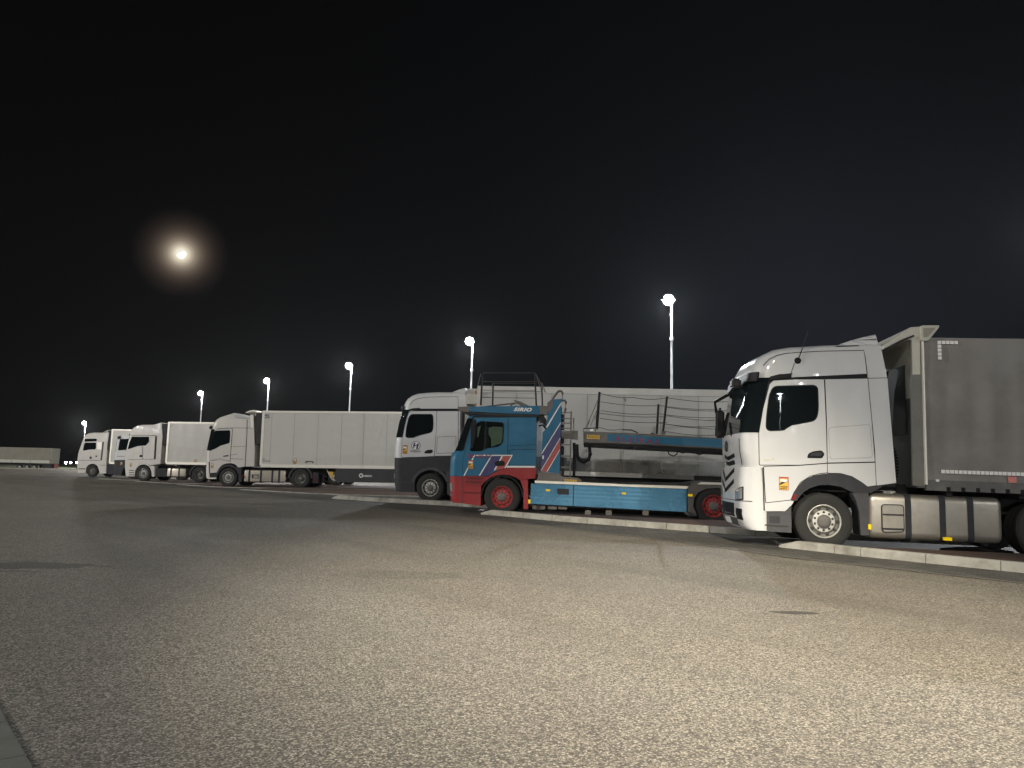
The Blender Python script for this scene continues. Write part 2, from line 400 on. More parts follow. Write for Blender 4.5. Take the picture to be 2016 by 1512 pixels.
def tank(R, sheet, x0, y0, x1, y1, parent, straps, depth=.62, y=.06, rad=.13, mat='alu', sw=.05, name='fuel_tank'):
    a = R.p(sheet, x0, y1); b = R.p(sheet, x1, y0)
    z0, z1 = a[1], b[1]; pr = roundpoly([(y, z0), (y + depth, z0), (y + depth, z1), (y, z1)], rad, 6)
    bm = bmesh.new(); rings = []
    L = b[0] - a[0]
    for x, k in ((0, .90), (.03, .97), (.08, 1), (L - .08, 1), (L - .03, .97), (L, .90)):
        cy, cz = y + depth / 2, (z0 + z1) / 2
        rings.append([bm.verts.new((a[0] + x, cy + (p - cy) * k, cz + (q - cz) * k)) for p, q in pr])
    for g, h in zip(rings, rings[1:]):
        for i in range(len(pr)): bm.faces.new((g[i - 1], g[i], h[i], h[i - 1]))
    bm.faces.new(rings[0]); bm.faces.new(rings[-1]); t = link(name, bm, M[mat], parent, 30)
    for sx in straps:
        xs = R.p(sheet, sx, y0)[0]; bm = bmesh.new(); E = expand(pr, .012); r1 = [bm.verts.new((xs - sw, p, q)) for p, q in E]; r2 = [bm.verts.new((xs + sw, p, q)) for p, q in E]
        for i in range(len(E)): bm.faces.new((r1[i - 1], r1[i], r2[i], r2[i - 1]))
        bm.faces.new(r1[::-1]); bm.faces.new(r2)
        link('tank_strap', bm, M['gplast'], t)
    return t
def box_part(name, a, b, mat, parent, bev=0):
    bm = bmesh.new(); add_box(bm, a, b)
    if bev: bmesh.ops.bevel(bm, geom=bm.edges[:], offset=bev, segments=2, affect='EDGES')
    return link(name, bm, mat, parent)
def chassis(parent, x0, x1, W=2.5):
    bm = bmesh.new()
    for y in (W / 2 - .42, W / 2 + .36): add_box(bm, (x0, y, .72), (x1, y + .07, 1.0))
    for k in range(int((x1 - x0) / .9) + 1): add_box(bm, (x0 + .05 + k * .9, W / 2 - .35, .78), (x0 + .15 + k * .9, W / 2 + .36, .94))
    return link('chassis', bm, M['chassis'], parent)
def axle(parent, x, W=2.5):
    bm = bmesh.new(); add_tube(bm, [(x, .25, .49), (x, W - .25, .49)], .08, 10); link('axle', bm, M['chassis'], parent)
def markers(R, sheet, spots, parent, mat='amber'):
    for (x0, y0, x1, y1) in spots:
        a = R.p(sheet, x0, y1); b = R.p(sheet, x1, y0)
        prism('marker_light', rect(a, b), -.03, .03, M[mat], parent, r=.008)
def pad(pts, wx=0, wz=0): return [(x, z, wx, wz) for x, z in pts]

# ------------------------------------------------------------------ where each vehicle stands
R1 = Rig(1621, 1025.3, 111, .12, .011)       # big white tractor, nearest
R2 = Rig(988, 977.3, 72, .10, .015)          # blue and red car transporter
R3 = Rig(846.5, 959.8, 57, .155, .009)       # white and grey tractor with the H badge
R4 = Rig(448.8, 939.4, 37.5, .07, -.012)     # white tractor with the stepped roof
R5 = Rig(281.7, 931.7, 31, .12, -.007)
R6 = Rig(263, 929.6, 26.5, .12, -.003)
R7 = Rig(180.6, 927.2, 22.8, .10, 0)
R8 = Rig(37.5, 919.6, 11.2, .02, -.002)      # lone trailer far off on the left

# ------------------------------------------------------------------ ground: a gently rolling lot
cp = []
for R, L in ((R1, 8), (R2, 9), (R3, 12), (R4, 12), (R5, 12), (R7, 10)):
    cp.append(R.O); cp.append(R.O + R.X * L)
    cp.append(R.O + R.Y * 2.5)
for x, y in ((0, 2), (-4, 6), (3, 5), (-8, 12), (6, 3), (-20, 20), (-14, 4), (0, -12), (14, 0), (-40, 30), (2, 10), (-4, 14)): cp.append(Vector((x, y, 0)))
cp.append(R8.O)
P_ = np.array([(p.x, p.y) for p in cp]); zz = np.array([p.z for p in cp]); SG = 13.0
K = np.exp(-((P_[:, None, :] - P_[None]) ** 2).sum(2) / (2 * SG ** 2)); WT = np.linalg.solve(K + np.eye(len(cp)) * .03, zz)
def gz(x, y): return float((np.exp(-((P_ - np.array((x, y))) ** 2).sum(1) / (2 * SG ** 2)) * WT).sum())
def gpt(px, py, h=0.0):
    p = ground_at(px, py, h)
    for _ in range(6): p = ground_at(px, py, gz(p.x, p.y) + h)
    return p

def ground_material(name, kind):
    m = bpy.data.materials.new(name); m.use_nodes = True; nt = m.node_tree; b = nt.nodes['Principled BSDF']; L = nt.links.new
    g = nt.nodes.new('ShaderNodeNewGeometry'); pos = g.outputs['Position']
    def noise(s, d=3, r=.6, src=pos):
        n = nt.nodes.new('ShaderNodeTexNoise'); n.inputs['Scale'].default_value = s; n.inputs['Detail'].default_value = d; n.inputs['Roughness'].default_value = r; L(src, n.inputs['Vector']); return n
    def rng(src, a, b_, c, d_):
        r = nt.nodes.new('ShaderNodeMapRange'); r.inputs[1].default_value = a; r.inputs[2].default_value = b_; r.inputs[3].default_value = c; r.inputs[4].default_value = d_; L(src, r.inputs[0]); return r.outputs[0]
    def math_(op, a, b_=None):
        n = nt.nodes.new('ShaderNodeMath'); n.operation = op
        for i, v in enumerate((a, b_)):
            if v is None: continue
            if isinstance(v, (int, float)): n.inputs[i].default_value = v
            else: L(v, n.inputs[i])
        return n.outputs[0]
    def mix(f, a, b_):
        n = nt.nodes.new('ShaderNodeMix'); n.data_type = 'RGBA'
        for i, v in ((0, f), (6, a), (7, b_)):
            if isinstance(v, tuple): n.inputs[i].default_value = (*v, 1)
            elif isinstance(v, (int, float)): n.inputs[i].default_value = v
            else: L(v, n.inputs[i])
        return n.outputs[2]
    if kind == 'asphalt':
        v = nt.nodes.new('ShaderNodeTexVoronoi'); v.inputs['Scale'].default_value = 95; v.inputs['Randomness'].default_value = 1
        wob = noise(30, 2); mx = nt.nodes.new('ShaderNodeVectorMath'); mx.operation = 'SCALE'; mx.inputs['Scale'].default_value = .03; L(wob.outputs['Color'], mx.inputs[0])
        ad = nt.nodes.new('ShaderNodeVectorMath'); ad.operation = 'ADD'; L(pos, ad.inputs[0]); L(mx.outputs[0], ad.inputs[1]); L(ad.outputs[0], v.inputs['Vector'])
        sepc = nt.nodes.new('ShaderNodeSeparateColor'); L(v.outputs['Color'], sepc.inputs[0])
        grain = noise(170, 3, .7)
        stone = math_('ADD', math_('MULTIPLY', sepc.outputs[0], .55), math_('MULTIPLY', grain.outputs['Fac'], .6))
        gap = rng(v.outputs['Distance'], .006, .0105, 1, .0) if False else rng(v.outputs['Distance'], .35, .62, 0, 1)
        cr = nt.nodes.new('ShaderNodeValToRGB'); L(stone, cr.inputs[0]); e = cr.color_ramp.elements
        e[0].position = .28; e[0].color = (.055, .049, .040, 1); e[1].position = .90; e[1].color = (.60, .55, .45, 1)
        k = cr.color_ramp.elements.new(.5); k.color = (.20, .175, .14, 1)
        c = mix(math_('MULTIPLY', gap, .65), cr.outputs[0], (.035, .03, .023))
        big = noise(.35, 4); c = mix(rng(big.outputs['Fac'], .35, .75, 0, .35), c, (.13, .12, .105))
        mid = noise(2.2, 5); c = mix(rng(mid.outputs['Fac'], .5, .8, 0, .22), c, (.08, .07, .06))
        # faint rubber tracks swept round by turning lorries, and sealed cracks
        sv = nt.nodes.new('ShaderNodeVectorMath'); sv.operation = 'MULTIPLY'; sv.inputs[1].default_value = (.12, .9, 1)
        rv = nt.nodes.new('ShaderNodeMapping'); rv.inputs['Rotation'].default_value = (0, 0, math.radians(48)); L(pos, rv.inputs['Vector']); L(rv.outputs[0], sv.inputs[0])
        trk = noise(1.0, 2, .4, sv.outputs[0]); c = mix(rng(trk.outputs['Fac'], .52, .68, 0, .28), c, (.07, .063, .052))
        sep = nt.nodes.new('ShaderNodeSeparateXYZ'); L(pos, sep.inputs[0]); wn2 = noise(2.6, 4)
        for (cx, cy, ax, ay, st) in STAINS:       # damp and oily patches
            dx = math_('DIVIDE', math_('SUBTRACT', sep.outputs[0], cx), ax); dy = math_('DIVIDE', math_('SUBTRACT', sep.outputs[1], cy), ay)
            dd = math_('ADD', math_('SQRT', math_('ADD', math_('MULTIPLY', dx, dx), math_('MULTIPLY', dy, dy))), math_('MULTIPLY', math_('SUBTRACT', wn2.outputs['Fac'], .5), 1.6))
            c = mix(rng(dd, .85, 1.0, st, 0), c, (.035, .031, .026))
        L(c, b.inputs['Base Color'])
        b.inputs['Roughness'].default_value = .72; b.inputs['Specular IOR Level'].default_value = .35
        h = math_('ADD', math_('MULTIPLY', rng(v.outputs['Distance'], 0, .7, 1, 0), .8), math_('MULTIPLY', grain.outputs['Fac'], .7))
        bp = nt.nodes.new('ShaderNodeBump'); bp.inputs['Strength'].default_value = .8; bp.inputs['Distance'].default_value = .008
        L(h, bp.inputs['Height']); L(bp.outputs[0], b.inputs['Normal'])
    else:
        mp = nt.nodes.new('ShaderNodeMapping'); mp.inputs['Rotation'].default_value = (0, 0, math.radians(51)); L(pos, mp.inputs['Vector'])
        br = nt.nodes.new('ShaderNodeTexBrick'); br.inputs['Scale'].default_value = 1; br.inputs['Brick Width'].default_value = .20; br.inputs['Row Height'].default_value = .10
        br.inputs['Mortar Size'].default_value = .007; L(mp.outputs[0], br.inputs['Vector'])
        if kind == 'blocks': br.inputs['Color1'].default_value = (.075, .072, .062, 1); br.inputs['Color2'].default_value = (.15, .14, .12, 1); br.inputs['Mortar'].default_value = (.02, .018, .015, 1)
        else: br.inputs['Color1'].default_value = (.10, .05, .035, 1); br.inputs['Color2'].default_value = (.14, .075, .055, 1); br.inputs['Mortar'].default_value = (.03, .02, .015, 1)
        big = noise(.8, 5); c = mix(rng(big.outputs['Fac'], .4, .7, 0, .7), br.outputs['Color'], (.035, .032, .027))
        L(c, b.inputs['Base Color']); b.inputs['Roughness'].default_value = .7
        fine = noise(90, 3)
        bp = nt.nodes.new('ShaderNodeBump'); bp.inputs['Strength'].default_value = .6; bp.inputs['Distance'].default_value = .006
        L(math_('ADD', math_('MULTIPLY', br.outputs['Fac'], -1), math_('MULTIPLY', fine.outputs['Fac'], .6)), bp.inputs['Height']); L(bp.outputs[0], b.inputs['Normal'])
    return m
s1 = ground_at(62, 1113); s2 = ground_at(1566, 1206); s3 = ground_at(40, 1125); s4 = ground_at(208, 1116); s5 = ground_at(120, 1056)
STAINS = [(s1.x, s1.y, .75, .30, .6), (s2.x, s2.y, .24, .085, .85), (s3.x - .2, s3.y, .5, .05, .5), (s4.x, s4.y, .09, .03, .7), (-1.2, 8.6, .8, .35, .25)]
def axis_(a, b, near, far):
    out = [a]; 
    while out[-1] < b:
        x = out[-1]; out.append(x + max(near, min(far, abs(x) * .05)))
    out[-1] = b; return out
xs = sorted(set([-v for v in axis_(0, 1500, 1.2, 120)] + axis_(0, 900, 1.2, 120))); ys = sorted(set([-v for v in axis_(0, 300, 3, 60)] + axis_(0, 3500, 1.2, 250)))
bm = bmesh.new(); G = [[bm.verts.new((x, y, gz(x, y))) for y in ys] for x in xs]
for i in range(len(xs) - 1):
    for j in range(len(ys) - 1): bm.faces.new((G[i][j], G[i + 1][j], G[i + 1][j + 1], G[i][j + 1]))
tag(link('asphalt_ground', bm, ground_material('asphalt', 'asphalt')), kind='structure')

# block-paved bays behind the diagonal line where the asphalt ends
BL = [gpt(*p) for p in ((1942, 1141), (1806, 1126), (1554, 1098), (1358, 1070), (1120, 1040.7), (873, 1013.5))]
d0 = (BL[0] - BL[2]).normalized(); d1 = (BL[-1] - BL[-3]).normalized()
line = [BL[0] + d0 * 30, BL[0] + d0 * 12] + BL + [BL[-1] + d1 * t for t in (6, 12, 20, 30, 45, 70)]
def resample(pts, step):
    out = [pts[0]]
    for a, b in zip(pts, pts[1:]):
        n = max(1, int((b - a).length / step)); out += [a.lerp(b, k / n) for k in range(1, n + 1)]
    return out
line = resample(line, 1.0); nv = Vector((d1.y, -d1.x, 0)).normalized()
if nv.x < 0: nv = -nv
bm = bmesh.new(); rows = []
for p in line:
    row = []
    for t in [0, .5, 1, 2, 3, 4, 5, 6, 7, 8, 10, 12, 14, 17, 20, 24, 28, 33, 40, 50]:
        q = p + nv * t; row.append(bm.verts.new((q.x, q.y, gz(q.x, q.y) + .005)))
    rows.append(row)
for a, b in zip(rows, rows[1:]):
    for i in range(len(a) - 1): bm.faces.new((a[i], b[i], b[i + 1], a[i + 1]))
tag(link('bay_paving', bm, ground_material('block_paving', 'blocks')), kind='structure')
# flush concrete edging along that line
edge_m = nodemat('edging_concrete', (.20, .19, .165), .7, dirt=.6, dscale=3, dark=.5, bump=.3, bscale=60)
bm = bmesh.new()
lw = [(p - nv * .04, p + nv * .04) for p in line]
vv = [(bm.verts.new((a.x, a.y, gz(a.x, a.y) + .010)), bm.verts.new((b.x, b.y, gz(b.x, b.y) + .010))) for a, b in lw]
for a, b in zip(vv, vv[1:]): bm.faces.new((a[0], b[0], b[1], a[1]))
tag(link('paving_edge', bm, edge_m), kind='structure')

# raised islands between the bays: concrete kerb stones round red-brown paving
kerb_m = nodemat('kerb_concrete', (.33, .32, .28), .75, dirt=1.0, dscale=2.6, dark=.4, bump=.3, bscale=70)
isl_m = ground_material('island_paving', 'island')
def island(front, R, inset, length, h=.145):
    f = resample([Vector((p.x, p.y, 0)) for p in front], .25)
    A = R.O - R.Y * inset; X = Vector((R.X.x, R.X.y, 0)).normalized()
    # back edge runs beside the vehicle
    nose = f[0]; t0 = (nose - A).dot(X); back0 = A + X * max(t0 + .25, -50)
    nn = (back0 - nose); back = [nose + nn.normalized() * min(.35, nn.length * .5)] + resample([back0, back0 + X * length], 1.0)
    back = [Vector((p.x, p.y, 0)) for p in back]
    # kerb stones 1 m long with thin joints
    tot = 0; run = []; cum = [0]
    for a, b in zip(f, f[1:]): cum.append(cum[-1] + (b - a).length)
    def at(s):
        s = max(0, min(cum[-1], s))
        for i in range(len(cum) - 1):
            if cum[i + 1] >= s: return f[i].lerp(f[i + 1], (s - cum[i]) / max(1e-6, cum[i + 1] - cum[i]))
        return f[-1]
    bm = bmesh.new(); s = 0.0; k = 0
    while s < cum[-1] - .1:
        ln = (1.05, .45, 1.0, 1.0, 1.0)[k] if k < 5 else 1.0; e = min(s + ln - .012, cum[-1]); prof = []
        nseg = 3
        sec = []
        for q in range(nseg + 1):
            ss = s + (e - s) * q / nseg; p = at(ss); t = (at(ss + .05) - at(ss - .05)).normalized(); n = Vector((t.y, -t.x, 0))
            if n.dot(R.Y) < 0: n = -n
            z = gz(p.x, p.y); hh = h if not (k == 0 and q == 0) else h * .35
            row = []
            for (o, zz_) in ((0, -.05), (.012, hh * .8), (.035, hh), (.15, hh), (.15, -.05)):
                w = p + n * o; row.append(bm.verts.new((w.x, w.y, z + zz_)))
            sec.append(row)
        for a, b in zip(sec, sec[1:]):
            for i in range(5): bm.faces.new((a[i - 1], a[i], b[i], b[i - 1]))
        bm.faces.new(sec[0]); bm.faces.new(sec[-1][::-1]); s += ln; k += 1
    kb = tag(link('kerb', bm, kerb_m, None, 25), kind='structure')
    # top surface, a strip mesh between inner kerb edge and the back edge
    bm = bmesh.new(); N = max(len(f), len(back)); rows = []
    def along(L_, u):
        x = u * (len(L_) - 1); i = min(int(x), len(L_) - 2); return L_[i].lerp(L_[i + 1], x - i)
    for i in range(N + 1):
        u = i / N; p = along(f, u); t = (along(f, min(1, u + .01)) - along(f, max(0, u - .01))).normalized(); n = Vector((t.y, -t.x, 0))
        if n.dot(R.Y) < 0: n = -n
        pf_ = p; p = p + n * .14; b = along(back, u); k_ = (b - pf_).dot(n); b = b + n * max(0, .22 - k_); row = []
        ramp = min(1.0, .25 + (p - f[0]).length / 1.1)
        for j in range(7):
            q = p.lerp(b, j / 6); row.append(bm.verts.new((q.x, q.y, gz(q.x, q.y) + h * ramp - .015)))
        q = row[-1].co; row.append(bm.verts.new((q.x, q.y, gz(q.x, q.y) - .05))); rows.append(row)
    for a, b in zip(rows, rows[1:]):
        for i in range(len(a) - 1): bm.faces.new((a[i], b[i], b[i + 1], a[i + 1]))
    tag(link('parking_island', bm, isl_m), kind='structure')
G_ = lambda L_: [gpt(*p) for p in L_]
k1 = G_([(1533, 1078), (1620, 1087.5), (1714, 1098), (1850, 1112), (2016, 1129)]); k1 += [k1[-1] + (k1[-1] - k1[-2]).normalized() * t for t in (1.5, 4)]
island(k1, R1, .5, 6)
k2 = G_([(946, 1013), (1000, 1017.5), (1100, 1027), (1230, 1036.5), (1370, 1047), (1460, 1054)]); k2 += [k2[-1] + R2.X * t for t in (1.5, 4, 8)]
island(k2, R2, .5, 11)
k3 = G_([(653, 982), (720, 987), (800, 991.5), (893, 996.5), (960, 1001)]); k3 += [k3[-1] + R3.X * t for t in (3, 8)]
island(k3, R3, .45, 13)
k4 = G_([(470, 964.5), (530, 968), (600, 972), (680, 975.5)]); k4 += [k4[-1] + R4.X * t for t in (4, 9)]
island(k4, R4, .45, 14, .045)
k5 = G_([(347, 954.5), (372, 956), (410, 958.5), (450, 960.5)]); k5 += [k5[-1] + R5.X * t for t in (4, 9)]
island(k5, R5, .4, 12, .04)
k6 = G_([(262, 947.5), (290, 949.5), (330, 952)]); k6 += [k6[-1] + R6.X * t for t in (4, 9)]
island(k6, R6, .4, 12, .04)
k7 = G_([(190, 942.3), (215, 944), (240, 945.5)]); k7 += [k7[-1] + R7.X * t for t in (4, 9)]
island(k7, R7, .4, 12, .04)

# flush concrete slab in the near left corner
sl = [ground_at(*p) for p in ((-40, 1345), (2, 1398), (66, 1512), (110, 1600), (-300, 1600), (-300, 1345))]
def slab_mesh(p0, p1, w, z):
    t = (p1 - p0).normalized(); n = Vector((-t.y, t.x, 0)); bm = bmesh.new(); s = 0; L_ = (p1 - p0).length
    while s < L_:
        e = min(s + .5, L_) - .008; a = p0 + t * s; b = p0 + t * e; vs = []
        for q in (a, b, b + n * w, a + n * w): vs.append(q)
        lo = [bm.verts.new((q.x, q.y, -.03)) for q in vs]; hi = [bm.verts.new((q.x, q.y, z)) for q in vs]
        bm.faces.new(hi)
        for i in range(4): bm.faces.new((lo[i - 1], lo[i], hi[i], hi[i - 1]))
        s += .5
    return bm
a_, b_ = ground_at(2, 1398), ground_at(66, 1512); tt = (a_ - b_).normalized()
c_ = ground_at(13, 1426)
p0 = c_ + tt * 0.5 * 3; bm = slab_mesh(p0, p0 - tt * 3.5, -.5 if Vector((tt.y, -tt.x, 0)).x > 0 else .5, .012)
tag(link('gutter_slabs', bm, nodemat('slab_concrete', (.14, .145, .12), .75, dirt=.6, dscale=6, dark=.7, bump=.3, bscale=80)), kind='structure')

def outl(R, sheet, pts): return [(*R.p(sheet, p[0], p[1]), p[2], p[3]) for p in pts]
def arc_pts(cx, cz, r, a0, a1, n=12): return [(cx + r * math.cos(math.radians(a0 + (a1 - a0) * i / n)), cz + r * math.sin(math.radians(a0 + (a1 - a0) * i / n))) for i in range(n + 1)]
def fender(parent, mat, cx=0, r0=.56, r1=.66, a0=10, a1=170, y0=-.015, y1=.42):
    o = arc_pts(cx, .5, r1, a0, a1, 18) + arc_pts(cx, .5, r0, a1, a0, 18)
    return prism('fender', o, y0, y1, mat, parent)
def license(front, z, parent, W=2.5): return front.patch('number_plate', W / 2 - .26, W / 2 + .26, z, z + .11, M['plate'], parent, off=.03, ny=3, nz=1)
def semitrailer(name, label, group, R, x0, x1, z0, z1, mat, W=2.55, rear_axles=True, chamfer=.0, cat='semi-trailer', y=-.02):
    t = R.root(name); tag(t, label, cat, group)
    if chamfer: pr = [(x0 + chamfer, y), (x1, y), (x1, y + W), (x0 + chamfer, y + W), (x0, y + W - chamfer), (x0, y + chamfer)]
    else: pr = [(x0, y), (x1, y), (x1, y + W), (x0, y + W)]
    bm = bmesh.new(); a = [bm.verts.new((p, q, z0)) for p, q in pr]; b = [bm.verts.new((p, q, z1)) for p, q in pr]
    bm.faces.new(a[::-1]); bm.faces.new(b)
    for i in range(len(pr)): bm.faces.new((a[i - 1], a[i], b[i], b[i - 1]))
    link('body', bm, mat, t)
    c = bmesh.new(); add_box(c, (x0 + .3, .75, z0 - .30), (x1 - .1, .85, z0 - .01)); add_box(c, (x0 + .3, W - .85, z0 - .30), (x1 - .1, W - .75, z0 - .01))
    for k in range(int((x1 - x0) / 1.2)): add_box(c, (x0 + .5 + k * 1.2, .05, z0 - .12), (x0 + .6 + k * 1.2, W - .1, z0 - .012))
    link('frame', c, M['chassis'], t)
    if rear_axles:
        for k in range(3):
            xx = x1 - 2.2 - k * 1.31
            wheel(t, xx, .05, M['rimw'], True, True, .5, False); wheel(t, xx, W - .05, M['rimw'], False, True, .5, False); axle(t, xx, W)
    return t
def landing_legs(t, x, z, y=.35):
    for yy in (y, 2.0):
        bm = bmesh.new(); add_box(bm, (x - .07, yy - .07, .35), (x + .07, yy + .07, z)); add_box(bm, (x - .15, yy - .12, .30), (x + .15, yy + .12, .36)); link('landing_leg', bm, M['chassis'], t)

# ================================================================== 1: nearest white tractor
R = R1; T1 = R.root('tractor_unit'); tag(T1, 'large white tractor unit nearest the camera, grey wheel arch and long steel fuel tank', 'truck', 'white tractor units facing left')
O = [(262, 1168, 0, 0), (258, 1020, .0, 0), (248, 905, .9, 0), (240, 800, 1, 0), (236, 700, 1, 0), (246, 640, 1, 0), (264, 540, 1, 0), (284, 430, 1, 0), (300, 375, 1, 0), (302, 345, 1, .1), (312, 312, 1, .15), (330, 282, .95, .25), (356, 255, .8, .3), (392, 232, .6, .35), (450, 216, .3, .35), (540, 205, 0, .3), (620, 199, 0, .3), (860, 192, 0, .3), (962, 190, 0, .3),
     (985, 300, 0, 0), (1000, 376, 0, 0), (1020, 600, 0, 0), (1053, 1003, 0, 0), (880, 1025, 0, 0), (850, 1000, 0, 0), (820, 980, 0, 0), (780, 960, 0, 0), (720, 946, 0, 0), (660, 943, 0, 0), (610, 947, 0, 0), (560, 957, 0, 0), (520, 974, 0, 0), (485, 1000, 0, 0), (458, 1035, 0, 0), (438, 1075, 0, 0), (428, 1105, 0, 0), (446, 1106, 0, 0), (432, 1130, 0, 0), (392, 1168, 0, 0)]
o1 = outl(R, Z1, O); cab = make_cab('cab', o1, 2.5, .30, M['white'], T1)
fr1 = Front([p for p in o1[2:13]], 2.5, .30)
# bumper, the lower front third, its own moulding
B = [(247, 908, 1, 0), (244, 1000, 1, 0), (244, 1110, 1, 0), (246, 1200, 1, 0), (252, 1262, .85, 0), (258, 1284, .7, 0), (262, 1284, -.6, 0), (261, 1120, -.6, 0), (256, 910, -.6, 0)]
ob = [(x + (-.03 if wx > 0 else 0), z, wx, wz) for x, z, wx, wz in outl(R, Z1, B)]
bp_ = make_cab('bumper', ob, 2.5, .30, M['white'], T1)
frb = Front([p for p in ob[:6]], 2.5, .30)
zB = lambda y: R.p(Z1, 246, y)[1]
# windscreen with side return, black
fr1.patch('windscreen', .0, 2.50, zB(700), zB(372), M['glass'], T1, off=.010, ny=24, nz=8)
pil = slab(R, 'pillar_trim', Z1, [(236, 700), (246, 698), (268, 580), (304, 412), (330, 386), (430, 372), (430, 352), (360, 352), (304, 366), (296, 376), (284, 430), (264, 540), (246, 640)], M['black'], T1, .01, -.006, 0)
# sun visor over the screen
fr1.patch('sun_visor', .04, 2.46, zB(395), zB(340), M['black'], T1, off=.07, ny=20, nz=3, th=.03)
# door with window
D = [(240, 892), (237, 705), (262, 560), (300, 412), (326, 388), (350, 386), (622, 384), (634, 640), (641, 880), (480, 892)]
door = slab(R, 'door', Z1, D, M['white'], T1, .02)
w = side_window(R, Z1, [(280, 688), (284, 600), (300, 480), (322, 428), (582, 421), (587, 560), (575, 625), (430, 657), (385, 684)], door, .09)
seam_line(R, Z1, [(395, 684), (432, 662), (560, 640)], door, .02, 'window_trim', -.014, 'white')
h = prism('door_handle', roundpoly(R.q(Z1, [(521, 852), (530, 824), (560, 811), (608, 806), (627, 828), (611, 854)]), .03), -.014, .01, M['black'], door)
prism('handle_grip', roundpoly(R.q(Z1, [(538, 838), (548, 822), (606, 816), (612, 828), (600, 840)]), .02), -.026, -.008, M['gplast'], h)
slab(R, 'side_panel', Z1, [(630, 384), (882, 379), (905, 620), (925, 873), (645, 879), (640, 620)], M['white'], T1, .01)
slab(R, 'side_locker', Z1, [(650, 672), (895, 653), (910, 848), (660, 857)], M['white'], T1, .05, -.013, .006)
slab(R, 'lower_panel', Z1, [(645, 886), (926, 880), (932, 1014), (882, 1021), (850, 996), (790, 960), (720, 941), (645, 940)], M['white'], T1, .01)
slab(R, 'lower_front_panel', Z1, [(266, 904), (480, 898), (641, 886), (641, 938), (600, 942), (540, 958), (480, 996), (440, 1060), (424, 1100), (278, 1116), (272, 1020)], M['white'], T1, .01)
slab(R, 'wind_deflector', Z1, [(886, 379), (1000, 377), (1018, 600), (1052, 1000), (936, 1015), (926, 800)], M['white'], T1, .01, -.010)
slab(R, 'roof_strip', Z1, [(425, 372), (880, 350), (882, 375), (430, 386), (300, 392), (310, 378)], M['black'], T1, .0, -.010, 0)
slab(R, 'roof_fin', Z1, [(285, 390), (350, 358), (435, 347), (412, 372)], M['black'], T1, .01, -.05, 0)
seam_line(R, Z1, [(262, 300), (300, 262), (345, 240), (400, 228), (600, 216), (860, 211), (868, 250), (880, 350)], T1, .014, 'roof_seam')
seam_line(R, Z1, [(448, 285), (428, 345)], T1, .012, 'roof_seam')
# roof deflector, a hollow spoiler standing on the roof
bm = bmesh.new(); dpts = R.q(Z1, [(665, 193), (720, 172), (800, 145), (880, 124), (942, 110), (952, 140), (964, 195)]); add_prism(bm, roundpoly(dpts, .02), .10, 2.40); bmesh.ops.bevel(bm, geom=[e for e in bm.edges if e.calc_length() > 2], offset=.02, segments=2, affect='EDGES'); link('roof_spoiler', bm, M['white'], T1)
slab(R, 'spoiler_gap', Z1, [(690, 186), (830, 180), (830, 184), (700, 190)], M['black'], T1, 0, -.006, 0)
# antenna
a = R.p(Z1, 467, 272); bm = bmesh.new(); add_lathe(bm, [(.0, -.03), (.035, -.028), (.058, -.01), (.062, .02)], a[0], a[1], 20); an = link('antenna_base', bm, M['black'], T1)
b = R.p(Z1, 528, 102); wire([(a[0], -.02, a[1]), ((a[0] * .5 + b[0] * .5), -.03, (a[1] + b[1]) / 2), (b[0], -.02, b[1])], .009, 6, 'antenna', M['black'], T1)
# wheel arch in grey plastic and the trailing mudguard
arch_out = [(428, 1106), (438, 1075), (458, 1035), (485, 1000), (520, 974), (560, 957), (610, 947), (660, 943), (720, 946), (780, 960), (820, 980), (850, 1000), (880, 1024), (985, 1012)]
arch_in = [(900, 1060), (810, 1062), (770, 1045), (720, 1022), (640, 1010), (590, 1014), (540, 1030), (500, 1055), (470, 1090), (462, 1106)]
prism('wheel_arch', R.q(Z1, arch_out + arch_in), -.016, .35, M['gplast'], T1)
prism('mudguard', roundpoly(R.q(Z1, [(790, 1060), (884, 1045), (893, 1110), (889, 1312), (842, 1312), (832, 1170), (812, 1100)]), .02), -.01, .40, M['lplast'], T1)
prism('arch_reflector', R.q(Z1, [(428, 1098), (440, 1070), (462, 1068), (448, 1100)]), -.022, .02, M['tail'], T1)
# steps below the door
st_ = prism('step_panel', roundpoly(R.q(Z1, [(264, 1170), (390, 1172), (430, 1140), (432, 1297), (300, 1290), (264, 1270)]), .01), .02, .55, M['lplast'], T1)
prism('step_recess', roundpoly(R.q(Z1, [(300, 1196), (362, 1200), (362, 1240), (300, 1238)]), .01), .012, .03, M['gplast'], st_)
prism('step_edge', R.q(Z1, [(264, 1246), (412, 1254), (412, 1262), (264, 1254)]), .005, .05, M['hole'], st_)
# front face details
lw = lambda c, s: (lambda y: c + s * abs(y - 1.25))
fr1.patch('upper_grille', .72, 1.78, lambda y: zB(862) + .10 * abs(y - 1.25), lambda y: zB(838) + .10 * abs(y - 1.25), M['black'], T1, off=.008, ny=16, nz=1)
fr1.patch('middle_grille', .80, 1.70, lambda y: zB(898) + .06 * abs(y - 1.25), lambda y: zB(872) + .06 * abs(y - 1.25), M['black'], T1, off=.008, ny=16, nz=1)
bm = bmesh.new(); x_ = fr1.x(1.25, zB(770)) - .02
pts = [(.11 * math.cos(a), .11 * math.sin(a)) for a in [2 * PI * i / 24 for i in range(24)]]
r1 = [bm.verts.new((x_, 1.25 + p, zB(770) + q)) for p, q in pts]; r2 = [bm.verts.new((x_ + .04, 1.25 + p, zB(770) + q)) for p, q in pts]
for i in range(24): bm.faces.new((r1[i - 1], r1[i], r2[i], r2[i - 1]))
bm.faces.new(r1); link('round_badge', bm, M['gplast'], T1)
